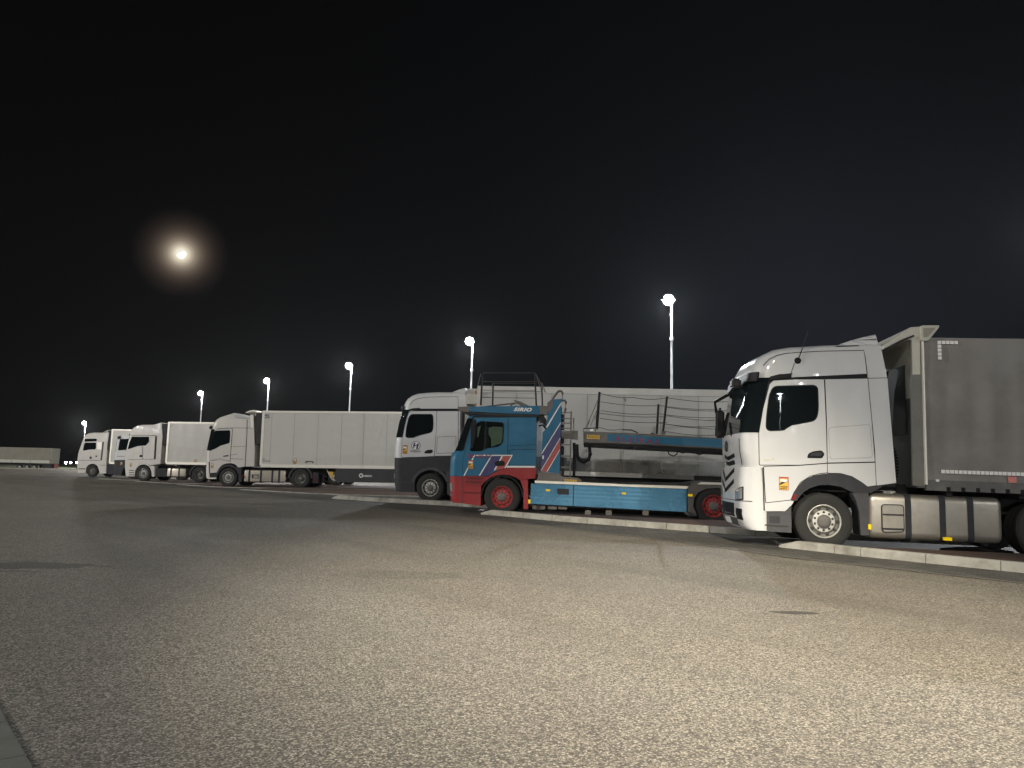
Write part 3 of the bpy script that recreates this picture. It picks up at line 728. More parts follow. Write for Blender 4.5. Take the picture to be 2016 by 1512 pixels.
for zt, n_ in ((955, 0), (1025, 0)):
    frb.patch('grille_slot', .62, 1.88, lambda y, zt=zt: zB(zt + 26) + .30 * abs(y - 1.25) - .06, lambda y, zt=zt: zB(zt) + .30 * abs(y - 1.25) - .06, M['black'], T1, off=.010, ny=18, nz=1)
frb.patch('lower_grille', .60, 1.90, zB(1215), zB(1130), M['black'], T1, off=.010, ny=12, nz=2)
frb.patch('lower_lip', .52, 1.98, zB(1270), zB(1222), M['lplast'], T1, off=.012, ny=12, nz=2)
license(frb, zB(1262), T1)
for s, (a, b) in enumerate(((.14, .50), (2.0, 2.36))):
    hl = frb.patch('headlight', a, b, lambda y: zB(1105) + .10 * (.3 - min(y, 2.5 - y)), lambda y: zB(1040) + .20 * (.25 - min(y, 2.5 - y)), M['lens'], T1, off=.012, ny=10, nz=4)
    frb.patch('headlight_surround', a - .02, b + .02, lambda y: zB(1112) + .10 * (.3 - min(y, 2.5 - y)), lambda y: zB(1034) + .20 * (.25 - min(y, 2.5 - y)), M['black'], hl, off=.006, ny=10, nz=2)
for a, b in ((.16, .46), (2.04, 2.34)): frb.patch('fog_light_bay', a, b, zB(1228), zB(1160), M['black'], T1, off=.010, ny=6, nz=2)
frb.patch('bumper_seam', .02, 2.48, zB(1114), zB(1110), M['hole'], T1, off=.008, ny=24, nz=1)
fr1.patch('face_seam', .28, .30, zB(895), zB(735), M['gplast'], T1, off=.006, ny=1, nz=6)
prism('bumper_gap', R.q(Z1, [(256, 908), (264, 908), (272, 1165), (263, 1165)]), -.004, .1, M['hole'], T1)
# far-corner ramp mirror hanging ahead of the screen
y_ = 2.32; bm = bmesh.new(); z0, z1 = zB(730), zB(500); fx = fr1.x(1.9, z1)
add_box(bm, (fx - .20, y_ - .05, z0 + .10), (fx - .02, y_ + .12, z1 - .02)); bmesh.ops.bevel(bm, geom=bm.edges[:], offset=.03, segments=3, affect='EDGES')
mm = link('ramp_mirror', bm, M['black'], T1)
wire([(fr1.x(1.9, zB(400)), 2.25, zB(395)), (fx - .22, y_, zB(450)), (fx - .18, y_ + .04, zB(520))], .035, 8, 'mirror_arm', M['black'], T1)
bm = bmesh.new(); add_box(bm, (fx - .2, .35, zB(420)), (fx - .03, .60, zB(365))); bmesh.ops.bevel(bm, geom=bm.edges[:], offset=.03, segments=3, affect='EDGES'); link('front_mirror', bm, M['black'], T1)
for yy in (.75, 1.5):   # wipers
    zz0 = zB(712); wire([(fr1.x(yy, zz0) - .03, yy, zz0), (fr1.x(yy + .3, zz0 + .3) - .03, yy + .35, zz0 + .28)], .012, 5, 'wiper', M['black'], T1)
warning_sticker(R, Z1, 355, 965, 412, 1042, T1)
seam_line(R, Z1, [(264, 861), (326, 856)], T1, .03, 'model_badge', -.014, 'alu')
# chassis, tank, wheels
chassis(T1, .4, 5.2)
wheel(T1, .02, .02, M['rimw']); wheel(T1, .02, 2.48, M['rimw'], False)
wheel(T1, 3.75, .02, M['rimw'], True, False); wheel(T1, 3.75, 2.48, M['rimw'], False, False); axle(T1, 0); axle(T1, 3.75)
tk = tank(R, Z1, 905, 1090, 1690, 1332, T1, (1130, 1335, 1502))
P = roundpoly(R.q(Z1, [(976, 1132), (1100, 1136), (1104, 1290), (980, 1292)]), .05)
prism('tank_step_frame', expand(P, .018), .045, .09, M['gplast'], tk); sr = prism('tank_step', P, .04, .088, M['alu'], tk)
for pts in ([(978, 1184), (1102, 1188), (1102, 1196), (978, 1192)], [(980, 1268), (1104, 1272), (1104, 1282), (980, 1278)]): prism('tank_step_bar', R.q(Z1, pts), .02, .05, M['gplast'], tk)
markers(R, Z1, [(885, 1246, 901, 1276), (1336, 1325, 1381, 1342)], T1)
prism('chassis_step', R.q(Z1, [(890, 1080), (1180, 1082), (1180, 1094), (890, 1092)]), .1, .7, M['gplast'], T1)
for k in range(4): 
    a = R.p(Z1, 945 + k * 38, 1100); wire([(a[0], .12, a[1]), (a[0], .12, a[1] + .07)], .012, 6, 'tank_stud', M['gplast'], T1)
prism('catwalk', R.q(Z1, [(1065, 1052), (1480, 1066), (1488, 1090), (1270, 1088), (1080, 1084)]), .75, 1.75, M['rail'], T1)
prism('king_pin_bracket', R.q(Z1, [(1142, 1010), (1235, 1012), (1255, 1096), (1150, 1096)]), .5, .7, M['black'], T1)
# coiled air lines behind the cab
for k, yy in enumerate((.55, .8, 1.05)):
    top, bot = R.p(Z1, 1042, 715), R.p(Z1, 1050, 985); pts = []
    for i in range(120):
        a = i * .75; t = i / 119; pts.append((1.30 + .045 * math.cos(a) + .08 * math.sin(t * PI), yy + .045 * math.sin(a) - .3 * t, top[1] + (bot[1] - top[1]) * t))
    wire(pts, .012, 5, 'air_line', M['black'], T1)

# trailer of truck 1: grey curtain sider
cx0 = R.p(Z1, 1160, 400)[0]; xr = cx0 + 13.6; ztop = R.p(Z1, 1500, 139)[1]; zbot = R.p(Z1, 1500, 1040)[1]
W1 = semitrailer('curtain_trailer', 'trailer with dirty grey side curtain and white reflective tape behind the nearest tractor', None, R, cx0, xr, zbot, ztop, M['front'], rear_axles=True, chamfer=.0)
tag(W1, cat='semi-trailer')
tx = R.p(Z1, 1208, 400)[0]
cur = []; bm = bmesh.new(); nx, nz = 90, 12; Gd = []
za = R.p(Z1, 1240, 985)[1]
for i in range(nx + 1):
    x = tx + (xr - tx) * i / nx
    Gd.append([bm.verts.new((x, -.052 - .022 * math.sin(i * 1.9) * math.sin(PI * j / nz) + .006 * math.sin(j * 1.3 + i * .7), za + (ztop - .01 - za) * j / nz)) for j in range(nz + 1)])
for i in range(nx):
    for j in range(nz): bm.faces.new((Gd[i][j], Gd[i + 1][j], Gd[i + 1][j + 1], Gd[i][j + 1]))
link('side_curtain', bm, M['tarp'], W1, 60)
prism('curtain_pole', R.q(Z1, [(1197, 160), (1204, 160), (1228, 1010), (1218, 1010)]), -.088, .02, M['rail'], W1)
prism('front_pillar', R.q(Z1, [(1136, 150), (1194, 155), (1222, 1018), (1150, 1015)]), -.03, .03, nodemat('front_pillar_grey', (.15, .15, .13), .4, dirt=.6, dscale=3), W1)
prism('pillar_plate', R.q(Z1, [(1142, 150), (1188, 152), (1192, 355), (1146, 357)]), -.034, -.02, M['orange'], W1)
hp_ = R.q(Z1, [(972, 205), (975, 182), (1060, 128), (1134, 76), (1192, 72), (1188, 158), (1140, 150), (1100, 148)])
prism('roof_flap', hp_, -.03, 2.5, M['orange'], W1)
prism('flap_wing', roundpoly(R.q(Z1, [(1186, 70), (1292, 70), (1290, 82), (1228, 160), (1186, 160)]), .03), -.12, .05, M['orange'], W1)
prism('flap_recess', roundpoly(R.q(Z1, [(1196, 84), (1270, 84), (1222, 140), (1198, 140)]), .02), -.124, -.10, nodemat('flap_inner', (.30, .28, .23), .5, dirt=.5), W1)
wire([(R.p(Z1, 975, 210)[0], -.02, R.p(Z1, 975, 210)[1]), (R.p(Z1, 1080, 155)[0], -.05, R.p(Z1, 1080, 155)[1]), (R.p(Z1, 1150, 127)[0], -.06, R.p(Z1, 1150, 127)[1])], .02, 6, 'flap_strut', M['gplast'], W1)
# white refrigerated-looking upper front board seen behind the cab
prism('front_board', [(cx0 - .012, R.p(Z1, 1000, 190)[1] - .9), (cx0 - .002, R.p(Z1, 1000, 190)[1] - .9), (cx0 - .002, ztop - .01), (cx0 - .012, ztop - .01)], .05, 2.5, M['orange'], W1)
prism('front_window_panel', [(cx0 - .018, .9 + 1.2), (cx0 - .010, .9 + 1.2), (cx0 - .010, ztop - .45), (cx0 - .018, ztop - .45)], .35, 1.9, M['glass'], W1)
rl = prism('side_rail', [(tx, zbot - .04), (xr, zbot - .04), (xr, za + .01), (tx, za + .01)], -.075, .05, nodemat('rail_grey', (.10, .10, .095), .5, dirt=.8, dscale=5, dark=1.8), W1)
bm = bmesh.new()
for k in range(60):
    x = tx + .35 + k * .24
    if x < xr: add_box(bm, (x - .03, -.085, zbot - .05), (x + .03, -.07, zbot + .03))
link('curtain_buckles', bm, M['black'], W1)
tb = R.p(Z1, 1310, 932); s = .066
sq = [[(tb[0] + k * .0715, tb[1] - .03), (tb[0] + k * .0715 + s * .88, tb[1] - .03), (tb[0] + k * .0715 + s * .88, tb[1] + .03), (tb[0] + k * .0715, tb[1] + .03)] for k in range(150) if tb[0] + k * .0715 < xr - .2]
prisms('reflective_tape', sq, -.088, -.07, M['tape'], W1)
tc_ = R.p(Z1, 1298, 168)
sq = [rect((tc_[0] + k * .07 - .028, tc_[1] - .028), (tc_[0] + k * .07 + .028, tc_[1] + .028)) for k in range(5)] + [rect((tc_[0] - .028, tc_[1] - .028 - k * .07), (tc_[0] + .028, tc_[1] + .028 - k * .07)) for k in range(1, 5)]
prisms('reflective_corner', sq, -.088, -.07, M['tape'], W1)
prism('red_plate', R.q(Z1, [(1702, 962), (1752, 964), (1754, 1000), (1706, 998)]), -.09, -.07, M['redw'], W1)
prism('small_plate', R.q(Z1, [(1277, 978), (1296, 979), (1297, 993), (1278, 992)]), -.09, -.07, M['plate'], W1)
landing_legs(W1, cx0 + 2.9, zbot)

# ================================================================== 2: car transporter
R = R2; T2 = R.root('car_transporter'); tag(T2, 'blue and red car transporter with empty upper deck, striped tower and ladder', 'car transporter')
O = [(75, 1062, 1, 0), (74, 1000, 1, 0), (88, 880, 1, 0), (100, 835, 1, 0), (120, 822, .95, 0), (135, 818, .9, 0), (150, 760, .85, 0), (190, 640, .85, 0), (235, 505, .8, 0), (256, 482, .5, .1), (300, 474, .2, .2), (860, 486, 0, .2), (862, 600, 0, 0), (850, 1085, 0, 0), (720, 1095, 0, 0), (672, 1068, 0, 0), (610, 1050, 0, 0), (540, 1042, 0, 0), (470, 1048, 0, 0), (410, 1070, 0, 0), (370, 1100, 0, 0), (340, 1140, 0, 0), (328, 1160, 0, 0), (322, 1250, 0, 0), (320, 1345, 0, 0), (150, 1322, 0, 0), (78, 1315, .8, 0), (78, 1180, 1, 0)]
O = [(x + (22 if wx > .5 else 0), y, wx, wz) for x, y, wx, wz in O]
o2 = outl(R, Z5, O)
# blue upper cab and red lower cab are separate mouldings that meet at the belt line
zb = lambda y: R.p(Z5, 300, y)[1]
up_ = outl(R, Z5, [(97, 1060, 1, 0), (96, 1000, 1, 0), (104, 900, 1, 0), (116, 840, 1, 0), (140, 822, .95, 0), (158, 790, .9, 0), (190, 690, .9, 0), (222, 590, .85, 0), (254, 500, .8, 0), (270, 482, .5, .1), (310, 474, .2, .2), (860, 486, 0, .2), (862, 600, 0, 0), (852, 982, 0, 0), (600, 975, 0, 0), (560, 985, 0, 0), (500, 1000, 0, 0), (430, 1035, 0, 0), (400, 1062, 0, 0)])
make_cab('cab', up_, 2.45, .24, M['blue'], T2)
fr2 = Front(up_[:10], 2.45, .24)
lo_ = outl(R, Z5, [(97, 1062, 1, 0), (100, 1180, 1, 0), (100, 1290, .95, 0), (106, 1318, .8, 0), (150, 1323, 0, 0), (322, 1346, 0, 0), (324, 1250, 0, 0), (328, 1160, 0, 0), (345, 1130, 0, 0), (378, 1098, 0, 0), (420, 1070, 0, 0), (480, 1050, 0, 0), (540, 1044, 0, 0), (600, 1052, 0, 0), (660, 1072, 0, 0), (700, 1094, 0, 0), (848, 1082, 0, 0), (852, 984, 0, 0), (600, 977, 0, 0), (560, 988, 0, 0), (500, 1003, 0, 0), (430, 1037, 0, 0), (402, 1064, 0, 0)])
make_cab('lower_cab', lo_, 2.45, .24, M['red'], T2)
fr2l = Front([p for p in lo_[:4]], 2.45, .24)
zz2 = lambda y: R.p(Z5, 100, y)[1]
fr2.patch('windscreen', .0, 2.45, zz2(815), zz2(500), M['glass'], T2, off=.01, ny=20, nz=8)
slab(R, 'pillar_trim', Z5, [(120, 822), (160, 735), (215, 560), (248, 498), (262, 490), (225, 600), (180, 745), (165, 812)], M['black'], T2, 0, -.006, 0)
slab(R, 'roof_edge', Z5, [(240, 500), (256, 478), (300, 472), (860, 480), (860, 494), (330, 494)], M['black'], T2, 0, -.006, 0)
D = [(165, 1056), (150, 1000), (158, 880), (185, 800), (215, 690), (262, 520), (290, 500), (585, 502), (583, 700), (576, 975), (520, 990), (440, 1025), (395, 1058)]
door = slab(R, 'door', Z5, D, M['blue'], T2, .02, -.008, .009)
wP = roundpoly(R.q(Z5, [(222, 812), (240, 700), (282, 560), (320, 532), (545, 545), (546, 640), (538, 740), (500, 775), (380, 795), (330, 820), (235, 822)]), .06)
wn_ = prism('side_window', wP, -.012, .002, M['black'], door)
prism('cab_bulkhead', roundpoly(R.q(Z5, [(400, 598), (440, 585), (535, 590), (533, 700), (520, 745), (425, 780), (425, 700), (400, 660)]), .02), -.016, -.010, M['curtain'], wn_)
prism('front_curtain', roundpoly(R.q(Z5, [(296, 590), (325, 575), (300, 690), (290, 680)]), .01), -.016, -.010, M['curtain'], wn_)
prism('seat_back', roundpoly(R.q(Z5, [(368, 590), (398, 585), (402, 700), (400, 770), (355, 780), (360, 680)]), .03), -.018, -.010, M['seat'], wn_)
gm = bpy.data.materials.new('clear_glass'); gm.use_nodes = True; gb = gm.node_tree; gb.nodes.clear()
_o = gb.nodes.new('ShaderNodeOutputMaterial'); _m = gb.nodes.new('ShaderNodeMixShader'); _t = gb.nodes.new('ShaderNodeBsdfTransparent'); _g = gb.nodes.new('ShaderNodeBsdfGlossy'); _g.inputs['Roughness'].default_value = .02; _t.inputs['Color'].default_value = (.75, .8, .78, 1)
_f = gb.nodes.new('ShaderNodeFresnel'); gb.links.new(_f.outputs[0], _m.inputs[0]); gb.links.new(_t.outputs[0], _m.inputs[1]); gb.links.new(_g.outputs[0], _m.inputs[2]); gb.links.new(_m.outputs[0], _o.inputs[0])
prism('window_pane', wP, -.026, -.022, gm, wn_)
prism('near_mirror', roundpoly(R.q(Z5, [(238, 560), (265, 520), (284, 525), (280, 680), (250, 800), (236, 790)]), .03), -.16, -.05, M['black'], T2)
h = prism('door_handle', roundpoly(R.q(Z5, [(455, 935), (480, 915), (540, 912), (562, 935), (548, 960), (470, 966)]), .03), -.02, .01, M['black'], door)
slab(R, 'side_panel', Z5, [(592, 504), (856, 500), (856, 955), (582, 955), (590, 700)], M['blue'], T2, .02, -.008, .007)
seam_line(R, Z5, [(600, 960), (598, 815), (610, 808), (845, 802)], T2, .012, 'panel_seam', -.012, 'black')
seam_line(R, Z5, [(600, 765), (720, 772), (850, 755)], T2, .010, 'panel_seam', -.011, 'black')
prism('white_band', R.q(Z5, [(576, 962), (848, 962), (848, 979), (576, 979)]), -.016, .0, M['stripe'], T2)
# red and navy flash across the door
ms = [[(265, 855), (632, 856), (628, 866), (262, 866)], [(255, 866), (268, 866), (170, 1057), (158, 1057)], [(420, 868), (432, 868), (320, 1055), (306, 1055)], [(524, 868), (538, 868), (464, 1003), (450, 1003)], [(618, 866), (632, 858), (564, 984), (551, 984)]]
prisms('white_stripe', [R.q(Z5, p) for p in ms], -.014, -.005, M['stripe'], T2)
prism('navy_stripe', R.q(Z5, [(432, 868), (524, 868), (450, 1003), (400, 1050), (392, 1055), (320, 1055)]), -.013, -.005, M['navy'], T2)
prism('red_stripe', R.q(Z5, [(538, 868), (618, 867), (551, 984), (500, 1000), (464, 1003)]), -.013, -.005, M['dred'], T2)
a = R.p(Z5, 200, 884); b = R.p(Z5, 432, 856); text('door_lettering', 'BLEIRAS', a[0], a[1], .10, M['txtr'], T2, -.018, b[0] - a[0], .01, slope=.02)
warning_sticker(R, Z5, 203, 908, 255, 990, T2, -.018)
# red lower steps
for (x0, y0, x1, y1) in ((182, 1066, 345, 1072), (172, 1136, 332, 1142), (155, 1202, 322, 1212), (190, 1098, 350, 1104)):
    a, b = R.p(Z5, x0, y1), R.p(Z5, x1, y0); prism('step_lip', rect(a, b), -.035, .02, M['red'], T2)
for (x0, y0, x1, y1) in ((186, 1074, 340, 1092), (176, 1108, 332, 1134), (160, 1214, 320, 1224)): prism('step_recess', rect(R.p(Z5, x0, y1), R.p(Z5, x1, y0)), -.004, .02, M['dshade'], T2)  # shade in the step grooves, painted as darker red strips
seam_line(R, Z5, [(150, 1062), (150, 1322)], T2, .014)
fr2l.patch('headlight', .05, .34, zz2(1205), zz2(1130), M['lens'], T2, off=.012, ny=8, nz=4)
fr2l.patch('headlight', 2.11, 2.40, zz2(1205), zz2(1130), M['lens'], T2, off=.012, ny=8, nz=4)
fr2l.patch('fog_light', .08, .30, zz2(1255), zz2(1232), M['lens'], T2, off=.012, ny=5, nz=2)
fr2l.patch('grille', .45, 2.0, zz2(1180), zz2(1085), M['black'], T2, off=.01, ny=10, nz=2)
prism('wheel_arch', roundpoly(R.q(Z5, [(700, 1096), (776, 1092), (778, 1378), (735, 1376), (735, 1200), (722, 1150)]), .02), -.012, .35, M['red'], T2)
fender(T2, M['black'], 0, .545, .585, 0, 180, .01, .5)
prism('roof_lining', R.q(Z5, [(250, 470), (870, 470), (870, 488), (250, 486)]), .1, 2.3, M['chassis'], T2)
# over-cab deck
dk = prism('front_deck', R.q(Z5, [(215, 393), (890, 385), (890, 468), (560, 458), (215, 440)]), -.03, .06, M['blue'], T2)
prism('front_deck_far', R.q(Z5, [(215, 393), (890, 385), (890, 468), (560, 458), (215, 440)]), 2.42, 2.50, M['blue'], dk)
prism('deck_nose', roundpoly(R.q(Z5, [(104, 396), (214, 392), (214, 446), (150, 442), (120, 436), (104, 424)]), .03), -.04, 2.52, M['ggrey'], T2)
prism('deck_underside', R.q(Z5, [(150, 442), (560, 460), (890, 470), (890, 492), (560, 482), (200, 462)]), -.01, 2.48, M['chassis'], T2)
prism('deck_plate', R.q(Z5, [(215, 398), (890, 390), (890, 400), (215, 408)]), .07, 2.41, M['ggrey'], T2)
prism('deck_joint', R.q(Z5, [(890, 384), (965, 388), (962, 470), (890, 468)]), -.025, .3, M['ggrey'], T2)
a = R.p(Z5, 640, 437); b = R.p(Z5, 818, 410); text('deck_lettering', 'SIRIO', a[0], a[1], .105, M['txtw'], T2, -.036, b[0] - a[0], .055, shear=.35, slope=.0)
for (x0, y0, x1, y1), yy in (((325, 380, 340, 68), .0), ((858, 384, 843, 66), .0), ((438, 384, 444, 162), 2.45), ((916, 388, 910, 160), 2.45)):
    a, b = R.p(Z5, x0, y0, yy), R.p(Z5, x1, y1, yy); wire([(a[0], yy, a[1]), (b[0], yy, b[1])], .026, 6, 'rail_post', M['black'], T2)
def wires(sheet, segs, r=.008, par=T2, nm='safety_wire', sag=.0):
    for s_ in segs:
        yy = s_[4] if len(s_) > 4 else 0; a, b = R.p(sheet, s_[0], s_[1], yy), R.p(sheet, s_[2], s_[3], yy)
        pts = [(a[0] + (b[0] - a[0]) * k / 6, yy, a[1] + (b[1] - a[1]) * k / 6 - sag * math.sin(PI * k / 6)) for k in range(7)]
        wire(pts, r, 5, nm, M['ggrey'], par)
wires(Z5, [(340, 70, 843, 68), (336, 155, 848, 150), (446, 170, 848, 168, 2.4), (332, 235, 850, 240), (328, 305, 852, 312), (446, 245, 910, 250, 2.4), (325, 75, 285, 230), (848, 68, 905, 240), (850, 72, 940, 250), (912, 165, 950, 260), (440, 165, 425, 215, 2.4)], .009)
a, b, c = R.p(Z5, 330, 380), R.p(Z5, 600, 348), R.p(Z5, 640, 345); wire([(a[0], .5, a[1]), (b[0], .5, b[1])], .022, 6, 'loading_bar', M['ggrey'], T2)
prism('wheel_chock', R.q(Z5, [(625, 316), (700, 335), (800, 384), (730, 384), (660, 345)]), .3, .75, M['ggrey'], T2)
prism('chock_knob', roundpoly(R.q(Z5, [(595, 345), (640, 338), (650, 348), (610, 358), (598, 385), (590, 385)]), .01), .4, .55, M['ggrey'], T2)
# striped tower
tw = [(205, 190), (323, 184), (322, 500), (312, 900), (298, 1242), (42, 1212), (48, 950), (60, 660), (118, 600), (128, 400), (190, 290), (203, 250)]
tower = prism('tower', R.q(ZT, tw), -.05, .22, M['blue'], T2)
sgrey = prism('tower_bracket', R.q(ZT, [(128, 240), (202, 178), (204, 270), (190, 340), (128, 380)]), -.055, .2, M['ggrey'], T2)
for pts, mt in (([(318, 240), (320, 262), (122, 600), (116, 590), (120, 565)], 'stripe'), ([(316, 515), (316, 535), (50, 968), (50, 945)], 'stripe'), ([(312, 728), (310, 748), (44, 1200), (42, 1185)], 'stripe'), ([(305, 895), (303, 915), (128, 1218), (116, 1216)], 'stripe'),
                ([(316, 535), (312, 728), (42, 1185), (46, 968)], 'navy'), ([(310, 748), (305, 895), (116, 1216), (48, 1206)], 'dred')):
    prism({'stripe': 'white_stripe', 'navy': 'navy_stripe', 'dred': 'red_stripe'}[mt], R.q(ZT, pts), -.056 if mt != 'stripe' else -.059, -.045, M[mt], tower)
prism('tower_label', R.q(ZT, [(58, 984), (80, 984), (78, 1034), (56, 1034)]), -.062, -.05, M['plate'], tower)
bm = bmesh.new()
for k in range(5):
    a = R.p(ZT, 190, 560 + k * 26); add_lathe(bm, [(0, -.07), (.012, -.07), (.012, -.04)], a[0], a[1], 8)
link('control_knobs', bm, M['black'], tower)
pts = [(p[0], .05, p[1]) for p in R.q(ZT, [(200, 185), (240, 125), (275, 80), (300, 68), (328, 72), (342, 95), (342, 190), (330, 220)])]
wire(pts, .032, 8, 'grab_hoop', M['ggrey'], T2)
wire([(p[0], .3, p[1]) for p in R.q(ZT, [(340, 190), (375, 190), (388, 215), (385, 300), (370, 370)])], .03, 8, 'grab_hoop', M['ggrey'], T2)
prism('tower_foot', R.q(ZT, [(20, 1215), (298, 1244), (340, 1285), (560, 1300), (610, 1330), (610, 1365), (-30, 1345), (-10, 1300)]), -.045, .3, M['ggrey'], T2)
a = R.p(ZT, 372, 1352); b = R.p(ZT, 545, 1326); pl = prism('maker_plate', rect(a, b), -.052, -.04, M['yellow'], T2); text('plate_lettering', 'ROLFO', a[0] + .03, a[1] + .008, (b[1] - a[1]) * .8, M['txtk'], pl, -.055, (b[0] - a[0]) * .86, .0)
# ladder: dark slots between tower and stile, pale rungs
prism('ladder_stile', R.q(ZT, [(318, 300), (332, 300), (312, 1280), (300, 1262)]), -.03, .2, M['black'], T2)
prism('ladder_stile', R.q(ZT, [(452, 365), (478, 350), (470, 700), (458, 1290), (440, 1290), (448, 700)]), -.03, .02, M['ggrey'], T2)
for (y0, y1) in ((372, 384), (455, 468), (520, 533), (592, 604), (640, 690), (826, 842), (984, 1004), (1142, 1160)):
    prism('ladder_rung', R.q(ZT, [(322, y0), (460, y0), (460, y1), (322, y1)]), -.025, .015, M['ggrey'], T2)
prism('ladder_rail', R.q(ZT, [(362, 340), (376, 340), (368, 640), (358, 640)]), -.02, .02, M['ggrey'], T2)
for yc, hh in ((450, 120), (580, 90), (760, 120), (910, 140), (1070, 140), (1220, 120)):
    prism('ladder_slot', roundpoly(R.q(ZT, [(322, yc - hh / 2), (366, yc - hh / 2 + 12), (362, yc + hh / 2), (318, yc + hh / 2)]), .04), .06, .1, M['black'], T2)
prism('ladder_guard', R.q(ZT, [(488, 460), (510, 440), (506, 640), (496, 640)]), -.0, .05, M['ggrey'], T2)
wire([(p[0], .2, p[1]) for p in R.q(ZT, [(512, 800), (515, 1000), (508, 1270)])], .03, 6, 'cable_run', M['black'], T2)
wire([(p[0], .25, p[1]) for p in R.q(ZT, [(492, 800), (496, 1000), (492, 1270)])], .02, 6, 'cable_run', M['black'], T2)
wire([(p[0], .25, p[1]) for p in R.q(ZT, [(0, 480), (50, 500), (120, 600)])], .03, 6, 'hydraulic_hose', M['plate'], T2)
wire([(p[0], .2, p[1]) for p in R.q(ZT, [(0, 560), (50, 545), (110, 610), (90, 650)])], .025, 6, 'hydraulic_hose', M['black'], T2)
prism('hydraulic_block', R.q(ZT, [(-12, 400), (60, 400), (110, 470), (110, 560), (20, 480), (-10, 470)]), .1, .8, M['chassis'], T2)
# telescopic upper deck arm
prism('arm_inner', R.q(ZT, [(330, 640), (560, 632), (560, 760), (330, 740)]), .0, .14, M['ggrey'], T2)
arm = prism('upper_deck', R.q(Z6, [(236, 630), (700, 648), (1240, 680), (1700, 700), (1750, 702), (1750, 808), (1240, 780), (860, 758), (260, 735), (236, 725)]), -.05, .10, M['ggrey'], T2)
prism('upper_deck_far', R.q(Z6, [(236, 630), (700, 648), (1240, 680), (1750, 702), (1750, 808), (1240, 780), (860, 758), (260, 735), (236, 725)]), 2.40, 2.50, M['ggrey'], T2)
prism('deck_lip', R.q(Z6, [(245, 738), (860, 762), (1240, 784), (1750, 812), (1750, 838), (1240, 805), (860, 785), (240, 752)]), -.02, 2.45, M['black'], T2)
prism('blue_decal', R.q(Z6, [(466, 655), (560, 660), (960, 685), (1240, 694), (1750, 710), (1750, 800), (1240, 768), (860, 748), (466, 722)]), -.056, -.045, M['blue'], arm)
a = R.p(Z6, 540, 722); b = R.p(Z6, 960, 738); text('arm_lettering', 'BLEIRAS', a[0], a[1], .135, M['txtr'], arm, -.062, b[0] - a[0], .03, slope=-.045)
a = R.p(Z6, 270, 702); b = R.p(Z6, 394, 668); pl = prism('maker_plate', rect(a, b), -.056, -.045, M['yellow'], arm); text('plate_lettering', 'ROLFO', a[0] + .03, a[1] + .02, (b[1] - a[1]) * .72, M['txtk'], pl, -.06, (b[0] - a[0]) * .86, .0)
for pts in ([(172, 755), (175, 860), (195, 900), (240, 925), (285, 900), (302, 850), (290, 760)],):
    wire([(p[0], -.02, p[1]) for p in R.q(Z6, roundpoly(pts, 20)[0:] if False else pts)], .055, 8, 'hose_loop', M['black'], T2)
for pts in ([(1045, 812), (1060, 850), (1100, 868), (1135, 850), (1140, 820)], [(1150, 822), (1185, 838), (1220, 830)], [(1310, 835), (1350, 855), (1385, 845), (1395, 815)]):
    wire([(p[0], 0, p[1]) for p in R.q(Z6, pts)], .018, 6, 'hose_loop', M['black'], T2)
prism('winch', R.q(Z6, [(1290, 820), (1340, 818), (1350, 845), (1300, 842)]), -.02, .2, M['black'], T2)
prism('arm_bracket', R.q(Z6, [(1340, 800), (1450, 795), (1470, 825), (1390, 828)]), -.06, .1, M['black'], T2)
prism('arm_bracket', R.q(Z6, [(705, 780), (740, 782), (720, 805)]), -.06, .1, M['black'], T2)
for pts in ([(236, 630), (238, 602), (350, 600), (352, 628)], [(606, 640), (606, 614), (700, 618), (760, 645)], [(885, 655), (898, 645), (915, 660)]):
    wire([(p[0], 0, p[1]) for p in R.q(Z6, pts)], .022, 6, 'deck_handle', M['ggrey'], T2)
prism('deck_clamp', R.q(Z6, [(300, 610), (330, 606), (332, 630), (300, 632)]), -.05, .1, M['rail'], T2)
for (x0, y0, x1, y1), yy in (((368, 610, 392, 252), 0), ((1000, 655, 1040, 296), 0), ((942, 655, 958, 370), 2.4), ((1556, 690, 1550, 405), 2.4), ((362, 600, 383, 340), .05)):
    a, b = R.p(Z6, x0, y0, yy), R.p(Z6, x1, y1, yy); wire([(a[0], yy, a[1]), (b[0], yy, b[1])], .034, 6, 'rail_post', M['black'], T2)
prism('post_foot', R.q(Z6, [(985, 630), (1030, 630), (1020, 662), (992, 662)]), -.04, .04, M['ggrey'], T2)
wires(Z6, [(400, 264, 720, 305), (720, 305, 1040, 308), (1040, 308, 1640, 345), (400, 345, 950, 385, 2.3), (400, 430, 950, 465, 2.3), (395, 505, 1040, 545), (385, 590, 600, 610), (960, 380, 1550, 418, 2.3), (960, 460, 1550, 498, 2.3), (1030, 560, 1550, 580), (1020, 630, 1550, 665), (1040, 400, 1640, 430), (1035, 480, 1640, 525), (390, 455, 1035, 490), (960, 550, 1640, 612, 2.3)], .009, sag=.05)
wires(Z6, [(388, 300, 295, 520), (385, 385, 305, 580), (375, 430, 345, 520), (295, 520, 262, 590)], .010)
wires(Z6, [(295, 525, 266, 590)], .02, nm='tension_lever')
